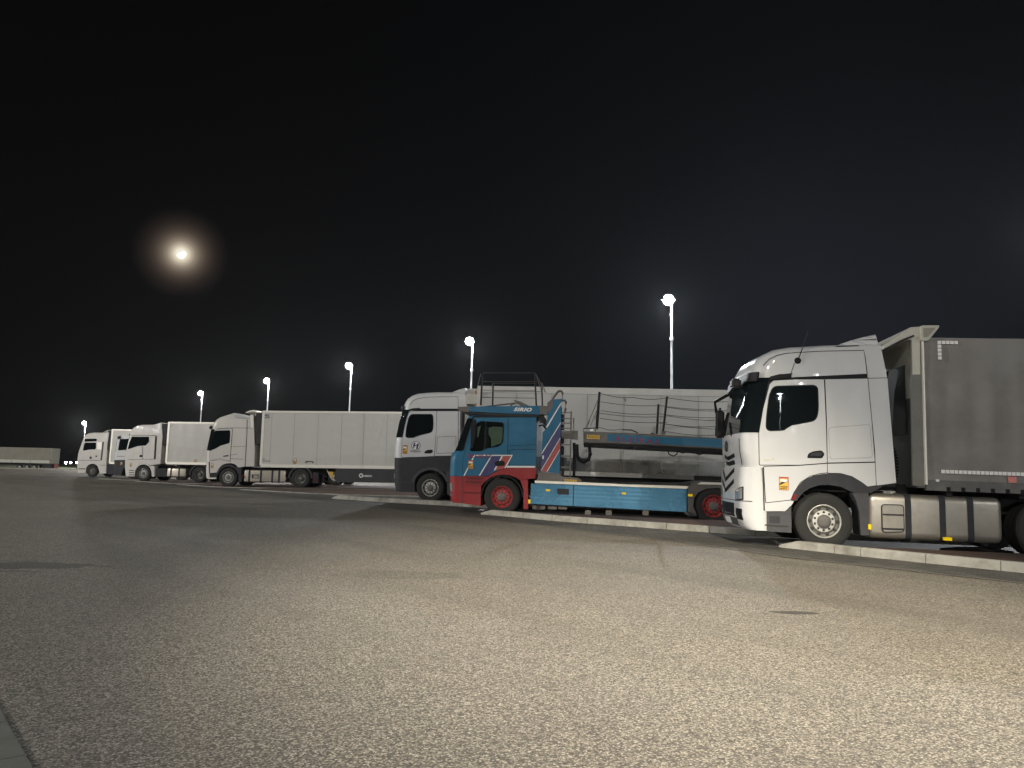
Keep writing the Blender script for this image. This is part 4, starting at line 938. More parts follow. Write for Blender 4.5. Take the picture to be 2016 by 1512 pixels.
# side skirt with storage doors
prism('top_rail', R.q(Z5, [(845, 1102), (1290, 1120), (1756, 1142), (1756, 1162), (1290, 1144), (845, 1126)]), -.05, .5, M['rail'], T2)
prism('top_rail', R.q(Z6, [(680, 1141), (1246, 1157), (1230, 1182), (680, 1163)]), -.05, .5, M['rail'], T2)
s0 = [R.p(Z5, 808, 1130), R.p(Z5, 808, 1325), R.p(Z6, 1228, 1186), R.p(Z6, 1228, 1405)]
sk0 = prism('skirt_inner', [s0[0], s0[2], s0[3], s0[1]], .0, .05, M['chassis'], T2)
dv = R.p(Z6, 144, 1150)[0]
def skz(x, top):
    a, b = (s0[0], s0[2]) if top else (s0[1], s0[3]); return a[1] + (b[1] - a[1]) * (x - a[0]) / (b[0] - a[0])
for k, (xa, xb) in enumerate(((s0[0][0], dv - .012), (dv + .012, s0[2][0]))):
    bm = bmesh.new(); n = 22; rows = []
    for j in range(n + 1):
        v = j / n; yy = -.03 + (.0022 if (j in (2, 6, 10, 14)) else 0); rows.append([bm.verts.new((x, yy, skz(x, 0) + (skz(x, 1) - skz(x, 0)) * (1 - v))) for x in (xa, xb)])
    for p_, q_ in zip(rows, rows[1:]): bm.faces.new((p_[0], p_[1], q_[1], q_[0]))
    link('locker_door', bm, M['skirt'], T2, 20)
prism('locker_latch', roundpoly(R.q(Z5, [(1058, 1180), (1172, 1182), (1172, 1238), (1060, 1235)]), .02), -.045, -.02, M['gplast'], T2)
markers(R, Z5, [(948, 1188, 992, 1207), (780, 1285, 803, 1322), (1678, 1218, 1718, 1238)], T2); markers(R, Z6, [(1240, 1233, 1285, 1254)], T2)
for sh_, x, y, w_, y0, y1, dz in [(Z6, x, 1400, .08, .0, .1, .03) for x in (280, 480, 835)] + [(Z5, x, 1345, .12, .1, .5, .06) for x in (860, 900, 1010, 1110)]:
    a = R.p(sh_, x, y); prism('underslung_fitting', roundpoly(rect((a[0] - w_, a[1] - .10), (a[0] + w_, a[1] + dz)), .03), y0, y1, M['ggrey'], T2)
rw = R.p(Z6, 1490, 1335)[0]
prism('rear_fender', R.q(Z6, [(1236, 1180), (1300, 1130), (1380, 1110), (1640, 1125), (1700, 1170), (1740, 1250), (1660, 1240), (1600, 1190), (1520, 1172), (1420, 1180), (1340, 1215), (1300, 1270), (1290, 1350), (1320, 1425), (1240, 1400)]), -.02, .5, M['ggrey'], T2)
prism('fender_top', R.q(Z6, [(1330, 1138), (1365, 1118), (1570, 1122), (1612, 1145)]), -.03, .5, M['rail'], T2)
wheel(T2, 0, .02, M['rimr']); wheel(T2, 0, 2.43, M['rimr'], False); wheel(T2, rw, .02, M['rimr'], True, True); wheel(T2, rw, 2.43, M['rimr'], False, True); axle(T2, 0); axle(T2, rw)
chassis(T2, .5, rw + 2.2); prism('rear_deck', R.q(Z6, [(-200, 1118), (1290, 1130), (1420, 1105), (1750, 1112), (1750, 1135), (1240, 1150), (-200, 1138)]), .5, 2.45, M['chassis'], T2)
prism('mudflap', R.q(Z6, [(1190, 1405), (1310, 1412), (1330, 1445), (1240, 1440)]), .0, .4, M['lplast'], T2)

# ================================================================== 3: white over grey tractor with the H badge
R = R3; T3 = R.root('tractor_unit'); tag(T3, 'white tractor unit with dark grey lower cab and round H badge on its door', 'truck', 'white tractor units facing left')
uo = outl(R, Z7, [(168, 938, 1, 0), (172, 800, 1, 0), (184, 712, 1, 0), (200, 640, 1, 0), (225, 520, 1, 0), (255, 420, 1, 0), (268, 375, 1, .05), (275, 350, 1, .1), (285, 322, .95, .2), (305, 285, .85, .3), (335, 252, .6, .35), (380, 228, .35, .35), (450, 214, .1, .3), (560, 207, 0, .3), (905, 208, 0, .3), (918, 300, 0, 0), (928, 352, 0, 0), (850, 380, 0, 0), (850, 912, 0, 0), (550, 920, 0, 0)])
make_cab('cab', uo, 2.5, .30, M['white'], T3); fr3 = Front(uo[:11], 2.5, .30); zB = lambda y: R.p(Z7, 180, y)[1]
lo = outl(R, Z7, [(168, 940, 1, 0), (166, 1060, 1, 0), (164, 1200, 1, 0), (166, 1290, .9, 0), (172, 1328, .8, 0), (330, 1332, 0, 0), (326, 1250, 0, 0), (335, 1180, 0, 0), (355, 1130, 0, 0), (385, 1085, 0, 0), (430, 1055, 0, 0), (480, 1045, 0, 0), (540, 1048, 0, 0), (590, 1065, 0, 0), (640, 1098, 0, 0), (690, 1112, 0, 0), (850, 1095, 0, 0), (850, 914, 0, 0), (550, 922, 0, 0)])
make_cab('lower_cab', lo, 2.5, .30, M['gplast'], T3); fr3l = Front(lo[:5], 2.5, .30)
fr3.patch('windscreen', .0, 2.5, zB(705), zB(385), M['glass'], T3, off=.01, ny=20, nz=6)
fr3.patch('sun_visor', .04, 2.46, zB(385), zB(345), M['black'], T3, off=.07, ny=16, nz=2, th=.03)
slab(R, 'pillar_trim', Z7, [(165, 705), (184, 702), (200, 620), (240, 470), (262, 412), (290, 395), (385, 388), (390, 370), (325, 370), (275, 380), (245, 400), (200, 560)], M['black'], T3, 0, -.006, 0)
slab(R, 'roof_strip', Z7, [(260, 385), (330, 375), (850, 375), (850, 402), (400, 402), (290, 398)], M['black'], T3, 0, -.010, 0)
slab(R, 'roof_fin', Z7, [(240, 392), (310, 372), (392, 368), (372, 388)], M['black'], T3, .01, -.05, 0)
seam_line(R, Z7, [(270, 335), (305, 290), (350, 265), (450, 245), (600, 240), (824, 238), (828, 372)], T3, .016, 'roof_seam')
dd = slab(R, 'door', Z7, [(178, 930), (188, 720), (225, 560), (262, 420), (290, 405), (578, 404), (576, 600), (550, 918), (360, 928)], M['white'], T3, .03)
side_window(R, Z7, [(226, 706), (235, 600), (262, 480), (290, 442), (535, 442), (540, 560), (530, 640), (400, 680), (330, 706)], dd, .09)
seam_line(R, Z7, [(330, 706), (400, 682), (510, 658)], dd, .02, 'window_trim', -.014, 'white')
prism('door_handle', roundpoly(R.q(Z7, [(437, 888), (446, 862), (470, 850), (530, 842), (540, 868), (515, 890)]), .04), -.016, .01, M['black'], dd)
slab(R, 'side_panel', Z7, [(584, 404), (824, 404), (824, 912), (556, 916), (580, 600)], M['white'], T3, .01)
seam_line(R, Z7, [(575, 885), (590, 700), (800, 690), (805, 880), (580, 888)], T3, .014, 'locker_seam', -.012)
slab(R, 'wind_deflector', Z7, [(832, 404), (846, 404), (848, 900), (834, 905)], M['white'], T3, 0)
bm = bmesh.new(); add_prism(bm, R.q(Z7, [(700, 205), (760, 178), (830, 152), (900, 134), (908, 160), (915, 208)]), .12, 2.38); link('roof_spoiler', bm, M['white'], T3)
warning_sticker(R, Z7, 190, 795, 248, 892, T3)
# round badge with a slanted letter
c = R.p(ZM, 982, 432); rr = abs(R.p(ZM, 1205, 432)[0] - c[0]); bm = bmesh.new(); add_lathe(bm, [(0, -.012), (rr * .90, -.012), (rr * .90, .0)], c[0], c[1], 40); bdg = link('round_badge', bm, M['txtw'], T3)
bm = bmesh.new(); add_lathe(bm, [(rr * .88, -.012), (rr * .88, -.016), (rr, -.016), (rr, -.006)], c[0], c[1], 40); link('badge_ring', bm, M['txtn'], bdg)
prisms('badge_letter', [R.q(ZM, [(870, 320), (960, 272), (925, 450), (900, 545), (835, 535)]), R.q(ZM, [(1055, 320), (1140, 345), (1060, 600), (985, 605)]), R.q(ZM, [(915, 425), (1035, 390), (1020, 440), (905, 462)])], -.018, -.010, M['txtn'], bdg)
a, b = R.p(ZM, 705, 732), R.p(ZM, 1235, 690); text('door_lettering', 'HEGELMANN GROUP', a[0], a[1], b[1] - a[1], M['txtn'], T3, -.013, b[0] - a[0], .02)
a, b = R.p(ZM, 860, 796), R.p(ZM, 1090, 775); text('door_small_lettering', 'LOGISTICS', a[0], a[1], b[1] - a[1], M['txtg'], T3, -.013, b[0] - a[0])
fender(T3, M['lplast'], 0, .60, .70, 20, 165)
prism('mudguard', roundpoly(R.q(Z7, [(680, 1098), (745, 1095), (748, 1362), (700, 1360), (698, 1200)]), .02), -.01, .4, M['lplast'], T3)
seam_line(R, Z7, [(170, 1000), (260, 975), (470, 965)], T3, .012); seam_line(R, Z7, [(548, 922), (550, 1045)], T3, .012); seam_line(R, Z7, [(172, 1128), (330, 1130)], T3, .014)
prism('bumper_gap', R.q(Z7, [(170, 945), (182, 945), (182, 1320), (170, 1320)]), -.004, .1, M['hole'], T3)
prism('step_recess', R.q(Z7, [(178, 1212), (320, 1214), (322, 1230), (178, 1228)]), -.003, .1, M['hole'], T3)
fr3l.patch('headlight', .10, .42, zB(1180), zB(1120), M['lens'], T3, off=.012, ny=6, nz=2); fr3l.patch('headlight', 2.08, 2.40, zB(1180), zB(1120), M['lens'], T3, off=.012, ny=6, nz=2)
fr3l.patch('grille', .5, 2.0, zB(1100), zB(985), M['black'], T3, off=.012, ny=8, nz=1)
markers(R, Z7, [(738, 1290, 760, 1320)], T3)
wheel(T3, 0, .02, M['rimw']); wheel(T3, 0, 2.48, M['rimw'], False); wheel(T3, 3.7, .02, M['rimw'], True, False); wheel(T3, 3.7, 2.48, M['rimw'], False, False); chassis(T3, .4, 5.2); axle(T3, 0); axle(T3, 3.7)
tank(R, Z7, 790, 1110, 1010, 1320, T3, (850, 940))

a = R.p(ZS, 205, 185); top = R.p(Z6, 900, 222)[1]; bot = R.p(Z6, 700, 1040)[1]
W3 = semitrailer('refrigerated_trailer', 'glossy white refrigerated trailer lettered FRC behind the blue car transporter', 'white refrigerated trailers', R, R.p(ZS, 150, 400)[0], R.p(ZS, 150, 400)[0] + 13.4, bot, (top + R.p(ZS, 205, 175)[1]) / 2, nodemat('glossy_trailer_side', (.50, .49, .46), .10, coat=.9, dirt=.3, dscale=.9, dark=.78, streak=True))
x0, x1 = R.p(ZS, 150, 400)[0], R.p(ZS, 150, 400)[0] + 13.4; zt = (top + R.p(ZS, 205, 175)[1]) / 2
prism('top_rail', rect((x0 - .02, zt - .20), (x1, zt + .02)), -.045, .1, M['box'], W3)
prism('bottom_rail', rect((x0, bot - .12), (R.p(Z6, 1298, 1050)[0], bot + .02)), -.05, .1, M['rail'], W3)
prism('bottom_rail_rear', rect((R.p(Z6, 1300, 1050)[0], bot - .12), (x1, bot + .02)), -.048, .1, M['ggrey'], W3)
prism('corner_post', rect((x0 - .02, bot), (x0 + .14, zt)), -.04, .1, M['box'], W3)
kz = R.p(Z6, 840, 905)[1]
prism('kick_plate', rect((x0 + .14, bot + .02), (x1, kz)), -.028, .0, nodemat('kick_plate_steel', (.42, .41, .38), .09, metal=.75, dirt=.3, dscale=.8, dark=.8), W3)
for k in range(1, 11): prism('panel_joint', rect((x0 + .14 + k * 1.22, bot), (x0 + .152 + k * 1.22, zt - .2)), -.032, .0, M['joint'], W3)
a, b = R.p(ZS, 255, 400), R.p(ZS, 445, 335); text('code_lettering', 'FRC', a[0], a[1], b[1] - a[1], M['txtg'], W3, -.032, b[0] - a[0], .01)
a, b = R.p(ZS, 265, 475), R.p(ZS, 455, 435); text('date_lettering', '5-2027', a[0], a[1], b[1] - a[1], M['txtg'], W3, -.032, b[0] - a[0], .01)
prism('reefer_unit', [(x0 - .48, bot + .95), (x0 - .02, bot + .95), (x0 - .02, zt - .05), (x0 - .40, zt - .05), (x0 - .48, zt - .35)], .25, 2.25, M['box'], W3)
prism('reefer_grille', rect((x0 - .49, bot + 1.1), (x0 - .47, bot + 1.8)), .45, 2.05, M['black'], W3)
prism('corner_cap', roundpoly(rect((x0 - .42, zt - .62), (x0 - .02, zt - .26)), .05), -.03, .3, M['orange'], W3)
prism('orange_reflection_panel', rect((x0 - .1, bot + 1.8), (x0 - .03, bot + 2.7)), .0, .2, nodemat('reflection_orange', (.35, .14, .06), .4, dirt=.5), W3)  # orange reflection in the gap, painted as a coloured panel
seam_line(R, Z6, [(620, 320), (640, 320), (640, 345)], W3, .02, 'scuff_mark', -.034, 'lplast')
prism('under_locker', R.q(Z6, [(150, 1060), (1290, 1080), (1290, 1130), (150, 1110)]), .1, .5, M['chassis'], W3)
prism('tail_lamp', R.q(Z6, [(178, 1050), (204, 1052), (200, 1066), (182, 1064)]), .02, .12, M['tail'], W3)
landing_legs(W3, x0 + 2.6, bot)

# ================================================================== 4: white tractor with stepped roof and its reefer
R = R4; T4 = R.root('tractor_unit'); tag(T4, 'white tractor unit with stepped roof cap, chrome tank and slim dark door handle', 'truck', 'white tractor units facing left')
uo = outl(R, ZH, [(118, 1256, .2, 0), (112, 1180, .9, 0), (112, 1060, 1, 0), (118, 900, 1, 0), (122, 860, 1, 0), (150, 720, 1, 0), (185, 560, 1, 0), (200, 500, 1, 0), (215, 440, 1, .1), (240, 390, .9, .2), (265, 345, .7, .3), (310, 300, .4, .3), (400, 258, .1, .2), (520, 218, 0, .2), (535, 240, 0, .2), (562, 296, 0, .2), (640, 303, 0, .2), (820, 310, 0, .1), (824, 250, 0, 0), (880, 246, 0, 0), (900, 800, 0, 0), (892, 1140, 0, 0), (735, 1142, 0, 0), (610, 1160, 0, 0), (580, 1120, 0, 0), (540, 1095, 0, 0), (480, 1085, 0, 0), (400, 1090, 0, 0), (340, 1110, 0, 0), (295, 1150, 0, 0), (260, 1200, 0, 0), (245, 1245, 0, 0)])
make_cab('cab', uo, 2.5, .28, M['cream'], T4); fr4 = Front(uo[1:11], 2.5, .28); zB = lambda y: R.p(ZH, 115, y)[1]
lo = outl(R, ZH, [(112, 1085, 1, 0), (100, 1180, 1, 0), (100, 1300, 1, 0), (102, 1350, .9, 0), (104, 1362, .5, 0), (104, 1080, -.3, 0)])
lo = [(x + .02, z, w, k) for x, z, w, k in lo]
make_cab('bumper', lo, 2.5, .28, M['cream'], T4)
fr4.patch('windscreen', .0, 2.5, zB(860), zB(490), M['glass'], T4, off=.01, ny=16, nz=6)
fr4.patch('sun_visor', .04, 2.46, zB(480), zB(430), M['black'], T4, off=.10, ny=12, nz=2, th=.03)
slab(R, 'pillar_trim', ZH, [(95, 868), (122, 855), (205, 830), (205, 790), (150, 760), (185, 600), (215, 520), (200, 505), (150, 700)], M['black'], T4, 0, -.006, 0)
dd = slab(R, 'door', ZH, [(118, 1040), (118, 870), (230, 800), (200, 520), (255, 490), (510, 480), (500, 700), (468, 1050), (300, 1025)], M['cream'], T4, .03)
side_window(R, ZH, [(108, 868), (130, 760), (180, 600), (212, 520), (470, 512), (470, 600), (460, 728), (300, 775), (225, 820)], dd, .05)
prism('door_handle', R.q(ZH, [(356, 955), (440, 940), (442, 962), (358, 972)]), -.03, .01, M['black'], dd)
seam_line(R, ZH, [(515, 480), (470, 1060)], T4, .022, 'door_seam', -.012, 'lplast'); seam_line(R, ZH, [(772, 320), (765, 600), (735, 1140)], T4, .025, 'deflector_seam', -.012, 'gplast')
seam_line(R, ZH, [(240, 480), (500, 466), (870, 468)], T4, .02, 'roof_seam', -.012, 'lplast'); seam_line(R, ZH, [(470, 1005), (590, 1010), (700, 1015)], T4, .02, 'panel_seam', -.012, 'gplast'); seam_line(R, ZH, [(470, 945), (600, 925)], T4, .016, 'panel_seam', -.012, 'lplast'); seam_line(R, ZH, [(120, 1045), (300, 1000), (465, 1050)], T4, .016, 'panel_seam', -.012, 'lplast'); seam_line(R, ZH, [(490, 795), (760, 790)], T4, .014, 'panel_seam', -.012, 'lplast')
prism('bumper_gap', R.q(ZH, [(96, 1060), (116, 1060), (116, 1260), (104, 1260)]), -.01, .1, M['hole'], T4)
fender(T4, M['gplast'], 0, .56, .66, 15, 165)
prism('mudguard', roundpoly(R.q(ZH, [(590, 1150), (660, 1160), (668, 1400), (625, 1430), (620, 1280)]), .02), -.01, .4, M['gplast'], T4)
prism('step_panel', R.q(ZH, [(112, 1262), (240, 1248), (235, 1360), (110, 1360)]), .03, .5, M['gplast'], T4)
prism('step_lip', R.q(ZH, [(90, 1336), (225, 1336), (225, 1358), (90, 1358)]), .0, .1, M['rail'], T4)
warning_sticker(R, ZH, 140, 1090, 182, 1165, T4)
tank(R, ZF, 425, 700, 826, 812, T4, (482, 592, 700, 765), rad=.08, mat='alu')
P = R.q(ZF, [(505, 740), (565, 740), (565, 775), (505, 775)]); prism('tank_step', P, .03, .1, M['gplast'], T4); prism('tank_step_plate', R.q(ZF, [(522, 748), (562, 748), (562, 772), (522, 772)]), .02, .1, M['alu'], T4)
markers(R, ZF, [(412, 752, 424, 768), (826, 765, 836, 778)], T4, 'tail')
bm = bmesh.new(); rx = R.p(ZF, 965, 770)[0]; fender(T4, M['gplast'], rx, .55, .66, 0, 180, .0, .6)
wheel(T4, 0, .02, M['rimw']); wheel(T4, 0, 2.48, M['rimw'], False); wheel(T4, rx, .02, M['hub'], True, False); wheel(T4, rx, 2.48, M['hub'], False, False); chassis(T4, .4, rx + 1.2); axle(T4, 0); axle(T4, rx)
for (x, y) in ((1097, 745), (1097, 770), (1095, 795), (1110, 795)): markers(R, ZF, [(x - 6, y - 6, x + 6, y + 6)], T4, 'tail')
prism('rear_lamp_bar', R.q(ZF, [(1082, 720), (1130, 720), (1130, 822), (1082, 822)]), .02, .3, M['gplast'], T4)
def reefer(R, name, label, x0, x1, z0, z1, joint, mat='box', nose=True, skirt=None):
    t = semitrailer(name, label, 'white refrigerated trailers', R, x0, x1, z0, z1, M[mat])
    prism('bottom_rail', rect((x0 + .05, z0 - .10), (x1, z0 + .06)), -.05, .1, M['rail'], t); prism('top_rail', rect((x0, z1 - .09), (x1, z1 + .01)), -.045, .1, M['rail'], t)
    prism('corner_post', rect((x0 - .01, z0), (x0 + .12, z1)), -.04, .1, M['rail'], t)
    for x in joint: prism('panel_joint', rect((x, z0 + .06), (x + .016, z1 - .09)), -.024, .0, M['joint'], t)
    if nose: prism('reefer_unit', [(x0 - .42, z0 + 1.1), (x0 - .01, z0 + 1.1), (x0 - .01, z1 - .1), (x0 - .36, z1 - .1), (x0 - .42, z1 - .4)], .04, 2.5, M['chassis'], t)
    return t
xa, za_ = R.p(ZF, 585, 650); zt = R.p(ZF, 700, 140)[1]; J = [R.p(ZF, x, 400)[0] for x in (905, 1130, 1352, 1562, 1782)]; dj = (J[-1] - J[0]) / 4
W4 = reefer(R, 'refrigerated_trailer', 'white refrigerated trailer with dark lettered side locker, behind the stepped-roof tractor', xa, xa + 13.4, za_ - .02, zt, [J[0] - dj] + J + [J[-1] + dj * k for k in (1, 2, 3)])
a, b = R.p(ZF, 628, 190), R.p(ZF, 680, 172); text('code_lettering', 'FRC', a[0], a[1], b[1] - a[1], M['txtn'], W4, -.032, b[0] - a[0], .02)
a, b = R.p(ZF, 632, 208), R.p(ZF, 678, 194); text('date_lettering', '6-2026', a[0], a[1], b[1] - a[1], M['txtn'], W4, -.032, b[0] - a[0], .01)
a, b = R.p(ZF, 595, 617), R.p(ZF, 684, 609); text('panel_lettering', 'TRANSFRIGO', a[0], a[1], b[1] - a[1], M['txtk'], W4, -.032, b[0] - a[0], .01)
prism('small_crest', roundpoly(R.q(ZF, [(610, 590), (634, 590), (634, 602), (610, 602)]), .02), -.034, -.02, M['txtg'], W4)
warning_sticker(R, ZF, 902, 590, 930, 636, W4, -.036)
wire([(p[0], -.05, p[1]) for p in R.q(ZF, [(1018, 632), (1024, 616), (1080, 616), (1088, 632)])], .02, 6, 'grab_handle', M['lplast'], W4)
zk0, zk1 = R.p(ZF, 1600, 815)[1], R.p(ZF, 1600, 685)[1]; xk0, xk1 = R.p(ZF, 1300, 700)[0], xa + 9.2
sk = prism('side_locker', rect((xk0, zk0), (xk1, zk1)), .0, .5, nodemat('locker_dark', (.028, .030, .032), .4, dirt=.3), W4)
prism('locker_rail', rect((xk0 + 1.0, zk0 - .10), (xk1, zk0 - .03)), -.03, .1, M['rail'], W4)
a, b = R.p(ZF, 1550, 762), R.p(ZF, 1643, 746); text('locker_lettering', 'CHEREAU', a[0], a[1], b[1] - a[1], M['txtw'], sk, -.006, b[0] - a[0], .02)
bm = bmesh.new(); c = R.p(ZF, 1540, 750); add_lathe(bm, [(.06, -.004), (.06, -.01), (.11, -.01), (.11, -.004)], c[0], c[1], 20); link('locker_emblem', bm, M['txtw'], sk)
prism('yellow_plate', R.q(ZF, [(1215, 714), (1260, 714), (1258, 770), (1240, 765)]), .3, .34, M['yellow'], W4)
landing_legs(W4, R.p(ZF, 1285, 750)[0], za_)
wire([(R.p(ZF, 1190, 690)[0], .4, R.p(ZF, 1190, 690)[1]), (R.p(ZF, 1245, 780)[0], .3, R.p(ZF, 1245, 780)[1]), (R.p(ZF, 1320, 815)[0], .2, R.p(ZF, 1320, 815)[1])], .03, 6, 'leg_brace', M['rail'], W4)
hz = R.q(ZF, [(440, 152), (480, 134), (520, 128), (560, 142), (598, 150), (596, 164), (556, 156), (515, 142), (480, 148), (445, 158)])
prism('roof_fairing', hz, .1, 2.4, M['rail'], W4); prism('fairing_strut', R.q(ZF, [(525, 170), (590, 180), (590, 210), (560, 195), (525, 185)]), .15, .25, M['rail'], W4)
prism('cab_side_fin', R.q(ZF, [(494, 175), (520, 175), (524, 300), (500, 300)]), -.02, .06, M['rail'], T4)

# ================================================================== 5: white tractor, long side window, and trailer
R = R5; T5 = R.root('tractor_unit'); tag(T5, 'white tractor unit with wedge-shaped side window and white mudguards, beside the dark open gap', 'truck', 'white tractor units facing left')
uo = outl(R, ZL, [(742, 925, .8, 0), (738, 800, 1, 0), (742, 700, 1, 0), (752, 600, 1, 0), (765, 540, 1, 0), (790, 440, 1, 0), (805, 390, 1, .05), (815, 350, 1, .1), (835, 300, .8, .25), (870, 268, .4, .3), (930, 254, 0, .3), (1080, 248, 0, .2), (1195, 215, 0, 0), (1208, 400, 0, 0), (1178, 760, 0, 0), (1050, 780, 0, 0), (1020, 765, 0, 0), (960, 752, 0, 0), (900, 765, 0, 0), (865, 795, 0, 0), (845, 850, 0, 0), (838, 925, 0, 0)])
make_cab('cab', uo, 2.5, .26, M['cream'], T5); fr5 = Front(uo[:9], 2.5, .26); zB = lambda y: R.p(ZL, 742, y)[1]
fr5.patch('windscreen', .1, 2.4, zB(590), zB(395), M['glass'], T5, off=.01, ny=12, nz=4)
fr5.patch('grille', .4, 2.1, zB(800), zB(640), M['black'], T5, off=.01, ny=8, nz=2)
side_window(R, ZL, [(752, 565), (775, 480), (805, 405), (1028, 405), (1028, 470), (985, 515), (880, 522), (830, 540)], T5, .05)
seam_line(R, ZL, [(800, 385), (1130, 385)], T5, .03, 'roof_seam', -.012, 'gplast'); seam_line(R, ZL, [(945, 525), (945, 700)], T5, .02, 'door_seam', -.012, 'lplast'); seam_line(R, ZL, [(745, 705), (940, 700), (1090, 700)], T5, .02, 'panel_seam', -.012, 'lplast')
prism('dark_intake', R.q(ZL, [(1113, 395), (1136, 395), (1118, 700), (1095, 700)]), -.012, .02, M['black'], T5)
prism('door_handle', roundpoly(R.q(ZL, [(905, 650), (935, 638), (945, 652), (940, 672), (908, 672)]), .03), -.02, .02, M['black'], T5)
prism('mudguard', R.q(ZL, [(1052, 785), (1104, 790), (1100, 930), (1070, 930), (1062, 850)]), -.01, .4, M['cream'], T5)
fender(T5, M['cream'], 0, .56, .64, 15, 165); warning_sticker(R, ZL, 778, 750, 804, 795, T5)
for y in (842, 870, 900): prism('step_slot', R.q(ZL, [(765, y), (832, y), (832, y + 10), (765, y + 10)]), -.004, .02, M['lplast'], T5)
tank(R, ZL, 1256, 818, 1510, 935, T5, (1318, 1425), rad=.10); prism('battery_box', R.q(ZL, [(1120, 820), (1250, 820), (1250, 930), (1120, 930)]), .1, .6, M['gplast'], T5)
rx = R.p(ZL, 1690, 885)[0]; fender(T5, M['gplast'], rx, .55, .65, 0, 180, .0, .6)
wheel(T5, 0, .02, M['rimw']); wheel(T5, 0, 2.48, M['rimw'], False); wheel(T5, rx, .02, M['hub'], True, False); wheel(T5, rx, 2.48, M['hub'], False, False); chassis(T5, .4, rx + 1.2); axle(T5, 0); axle(T5, rx)
xa, za_ = R.p(ZL, 1250, 745); zt = R.p(ZL, 1500, 209)[1]
W5 = reefer(R, 'refrigerated_trailer', 'plain white refrigerated trailer partly hidden by the stepped-roof tractor', xa, xa + 13.4, za_, zt, [])
warning_sticker(R, ZL, 1632, 702, 1664, 745, W5, -.036); a, b = R.p(ZL, 1305, 268), R.p(ZL, 1338, 255); text('code_lettering', 'FRC', a[0], a[1], b[1] - a[1], M['txtg'], W5, -.034, b[0] - a[0], .02)
prism('roof_fairing', R.q(ZL, [(1080, 248), (1180, 218), (1270, 232), (1270, 242), (1180, 228), (1090, 256)]), .1, 2.4, M['rail'], W5)

# ================================================================== 6: tractor half hidden, dark lower cab
R = R6; T6 = R.root('tractor_unit'); tag(T6, 'white tractor unit with dark grey lower cab, half hidden behind the wedge-window tractor', 'truck', 'white tractor units facing left')
uo = outl(R, ZL, [(592, 708, 1, 0), (598, 620, 1, 0), (612, 560, 1, 0), (628, 470, 1, 0), (642, 410, 1, 0), (655, 395, .6, .1), (700, 390, 0, .1), (1000, 380, 0, 0), (1000, 708, 0, 0)])
make_cab('cab', uo, 2.5, .24, M['white'], T6); fr6 = Front(uo[:5], 2.5, .24)
lo = outl(R, ZL, [(592, 710, 1, 0), (590, 820, 1, 0), (592, 915, .9, 0), (668, 918, 0, 0), (668, 880, 0, 0), (690, 820, 0, 0), (760, 780, 0, 0), (860, 780, 0, 0), (1000, 800, 0, 0), (1000, 710, 0, 0)])
make_cab('lower_cab', lo, 2.5, .24, M['gplast'], T6)
zB = lambda y: R.p(ZL, 610, y)[1]
fr6.patch('windscreen', .1, 2.4, zB(600), zB(415), M['glass'], T6, off=.01, ny=10, nz=3)
side_window(R, ZL, [(625, 580), (640, 480), (652, 435), (760, 432), (850, 440), (850, 560), (700, 575)], T6, .05)
prism('roof_mirror', roundpoly(R.q(ZL, [(622, 405), (650, 388), (660, 420), (630, 436)]), .03), -.1, .05, M['black'], T6)
bm = bmesh.new()
for x in (712, 745): a = R.p(ZL, x, 395); add_tube(bm, [(a[0], .6, a[1] - .1), (a[0], .6, a[1] + .06), (a[0] + .02, .6, a[1] + .2)], .07, 8)
link('roof_horn', bm, M['black'], T6); warning_sticker(R, ZL, 652, 738, 680, 778, T6)
seam_line(R, ZL, [(610, 662), (710, 660)], T6, .03, 'panel_seam', -.01, 'lplast')
wheel(T6, 0, .02, M['rimw']); wheel(T6, 3.7, .02, M['rimw'], True, False); chassis(T6, .4, 5); wheel(T6, 0, 2.48, M['rimw'], False); wheel(T6, 3.7, 2.48, M['rimw'], False, False)

# ================================================================== 7: farthest tractor and its trailer
R = R7; T7 = R.root('tractor_unit'); tag(T7, 'farthest white tractor unit at the left end of the row, with upper side window', 'truck', 'white tractor units facing left')
uo = outl(R, ZL, [(100, 878, .7, 0), (98, 800, 1, 0), (100, 712, 1, 0), (108, 650, 1, 0), (118, 600, 1, 0), (140, 540, 1, 0), (168, 460, 1, 0), (185, 420, 1, .1), (210, 380, .7, .25), (240, 362, .3, .3), (300, 355, 0, .3), (462, 352, 0, .2), (470, 340, 0, 0), (500, 345, 0, 0), (478, 500, 0, 0), (458, 888, 0, 0), (378, 888, 0, 0), (366, 830, 0, 0), (345, 785, 0, 0), (310, 762, 0, 0), (265, 760, 0, 0), (225, 775, 0, 0), (200, 810, 0, 0), (190, 880, 0, 0)])
make_cab('cab', uo, 2.5, .24, M['cream'], T7); fr7 = Front(uo[:9], 2.5, .24); zB = lambda y: R.p(ZL, 110, y)[1]
fr7.patch('windscreen', .1, 2.4, zB(600), zB(470), M['glass'], T7, off=.01, ny=10, nz=3)
side_window(R, ZL, [(160, 585), (175, 500), (190, 482), (328, 482), (328, 545), (318, 568), (240, 570)], T7, .04)
prism('upper_window', roundpoly(R.q(ZL, [(185, 430), (338, 428), (338, 462), (178, 468)]), .04), -.012, .02, M['glass'], T7)
prism('rear_window_panel', roundpoly(R.q(ZL, [(345, 475), (405, 475), (403, 570), (345, 566)]), .04), -.012, .02, M['rail'], T7)
prism('dark_intake', R.q(ZL, [(415, 470), (436, 470), (408, 714), (388, 714)]), -.012, .02, nodemat('intake_brown', (.06, .035, .03), .6), T7)
seam_line(R, ZL, [(102, 712), (390, 716)], T7, .035, 'panel_seam', -.012, 'lplast'); seam_line(R, ZL, [(380, 778), (455, 778)], T7, .03, 'panel_seam', -.012, 'gplast')
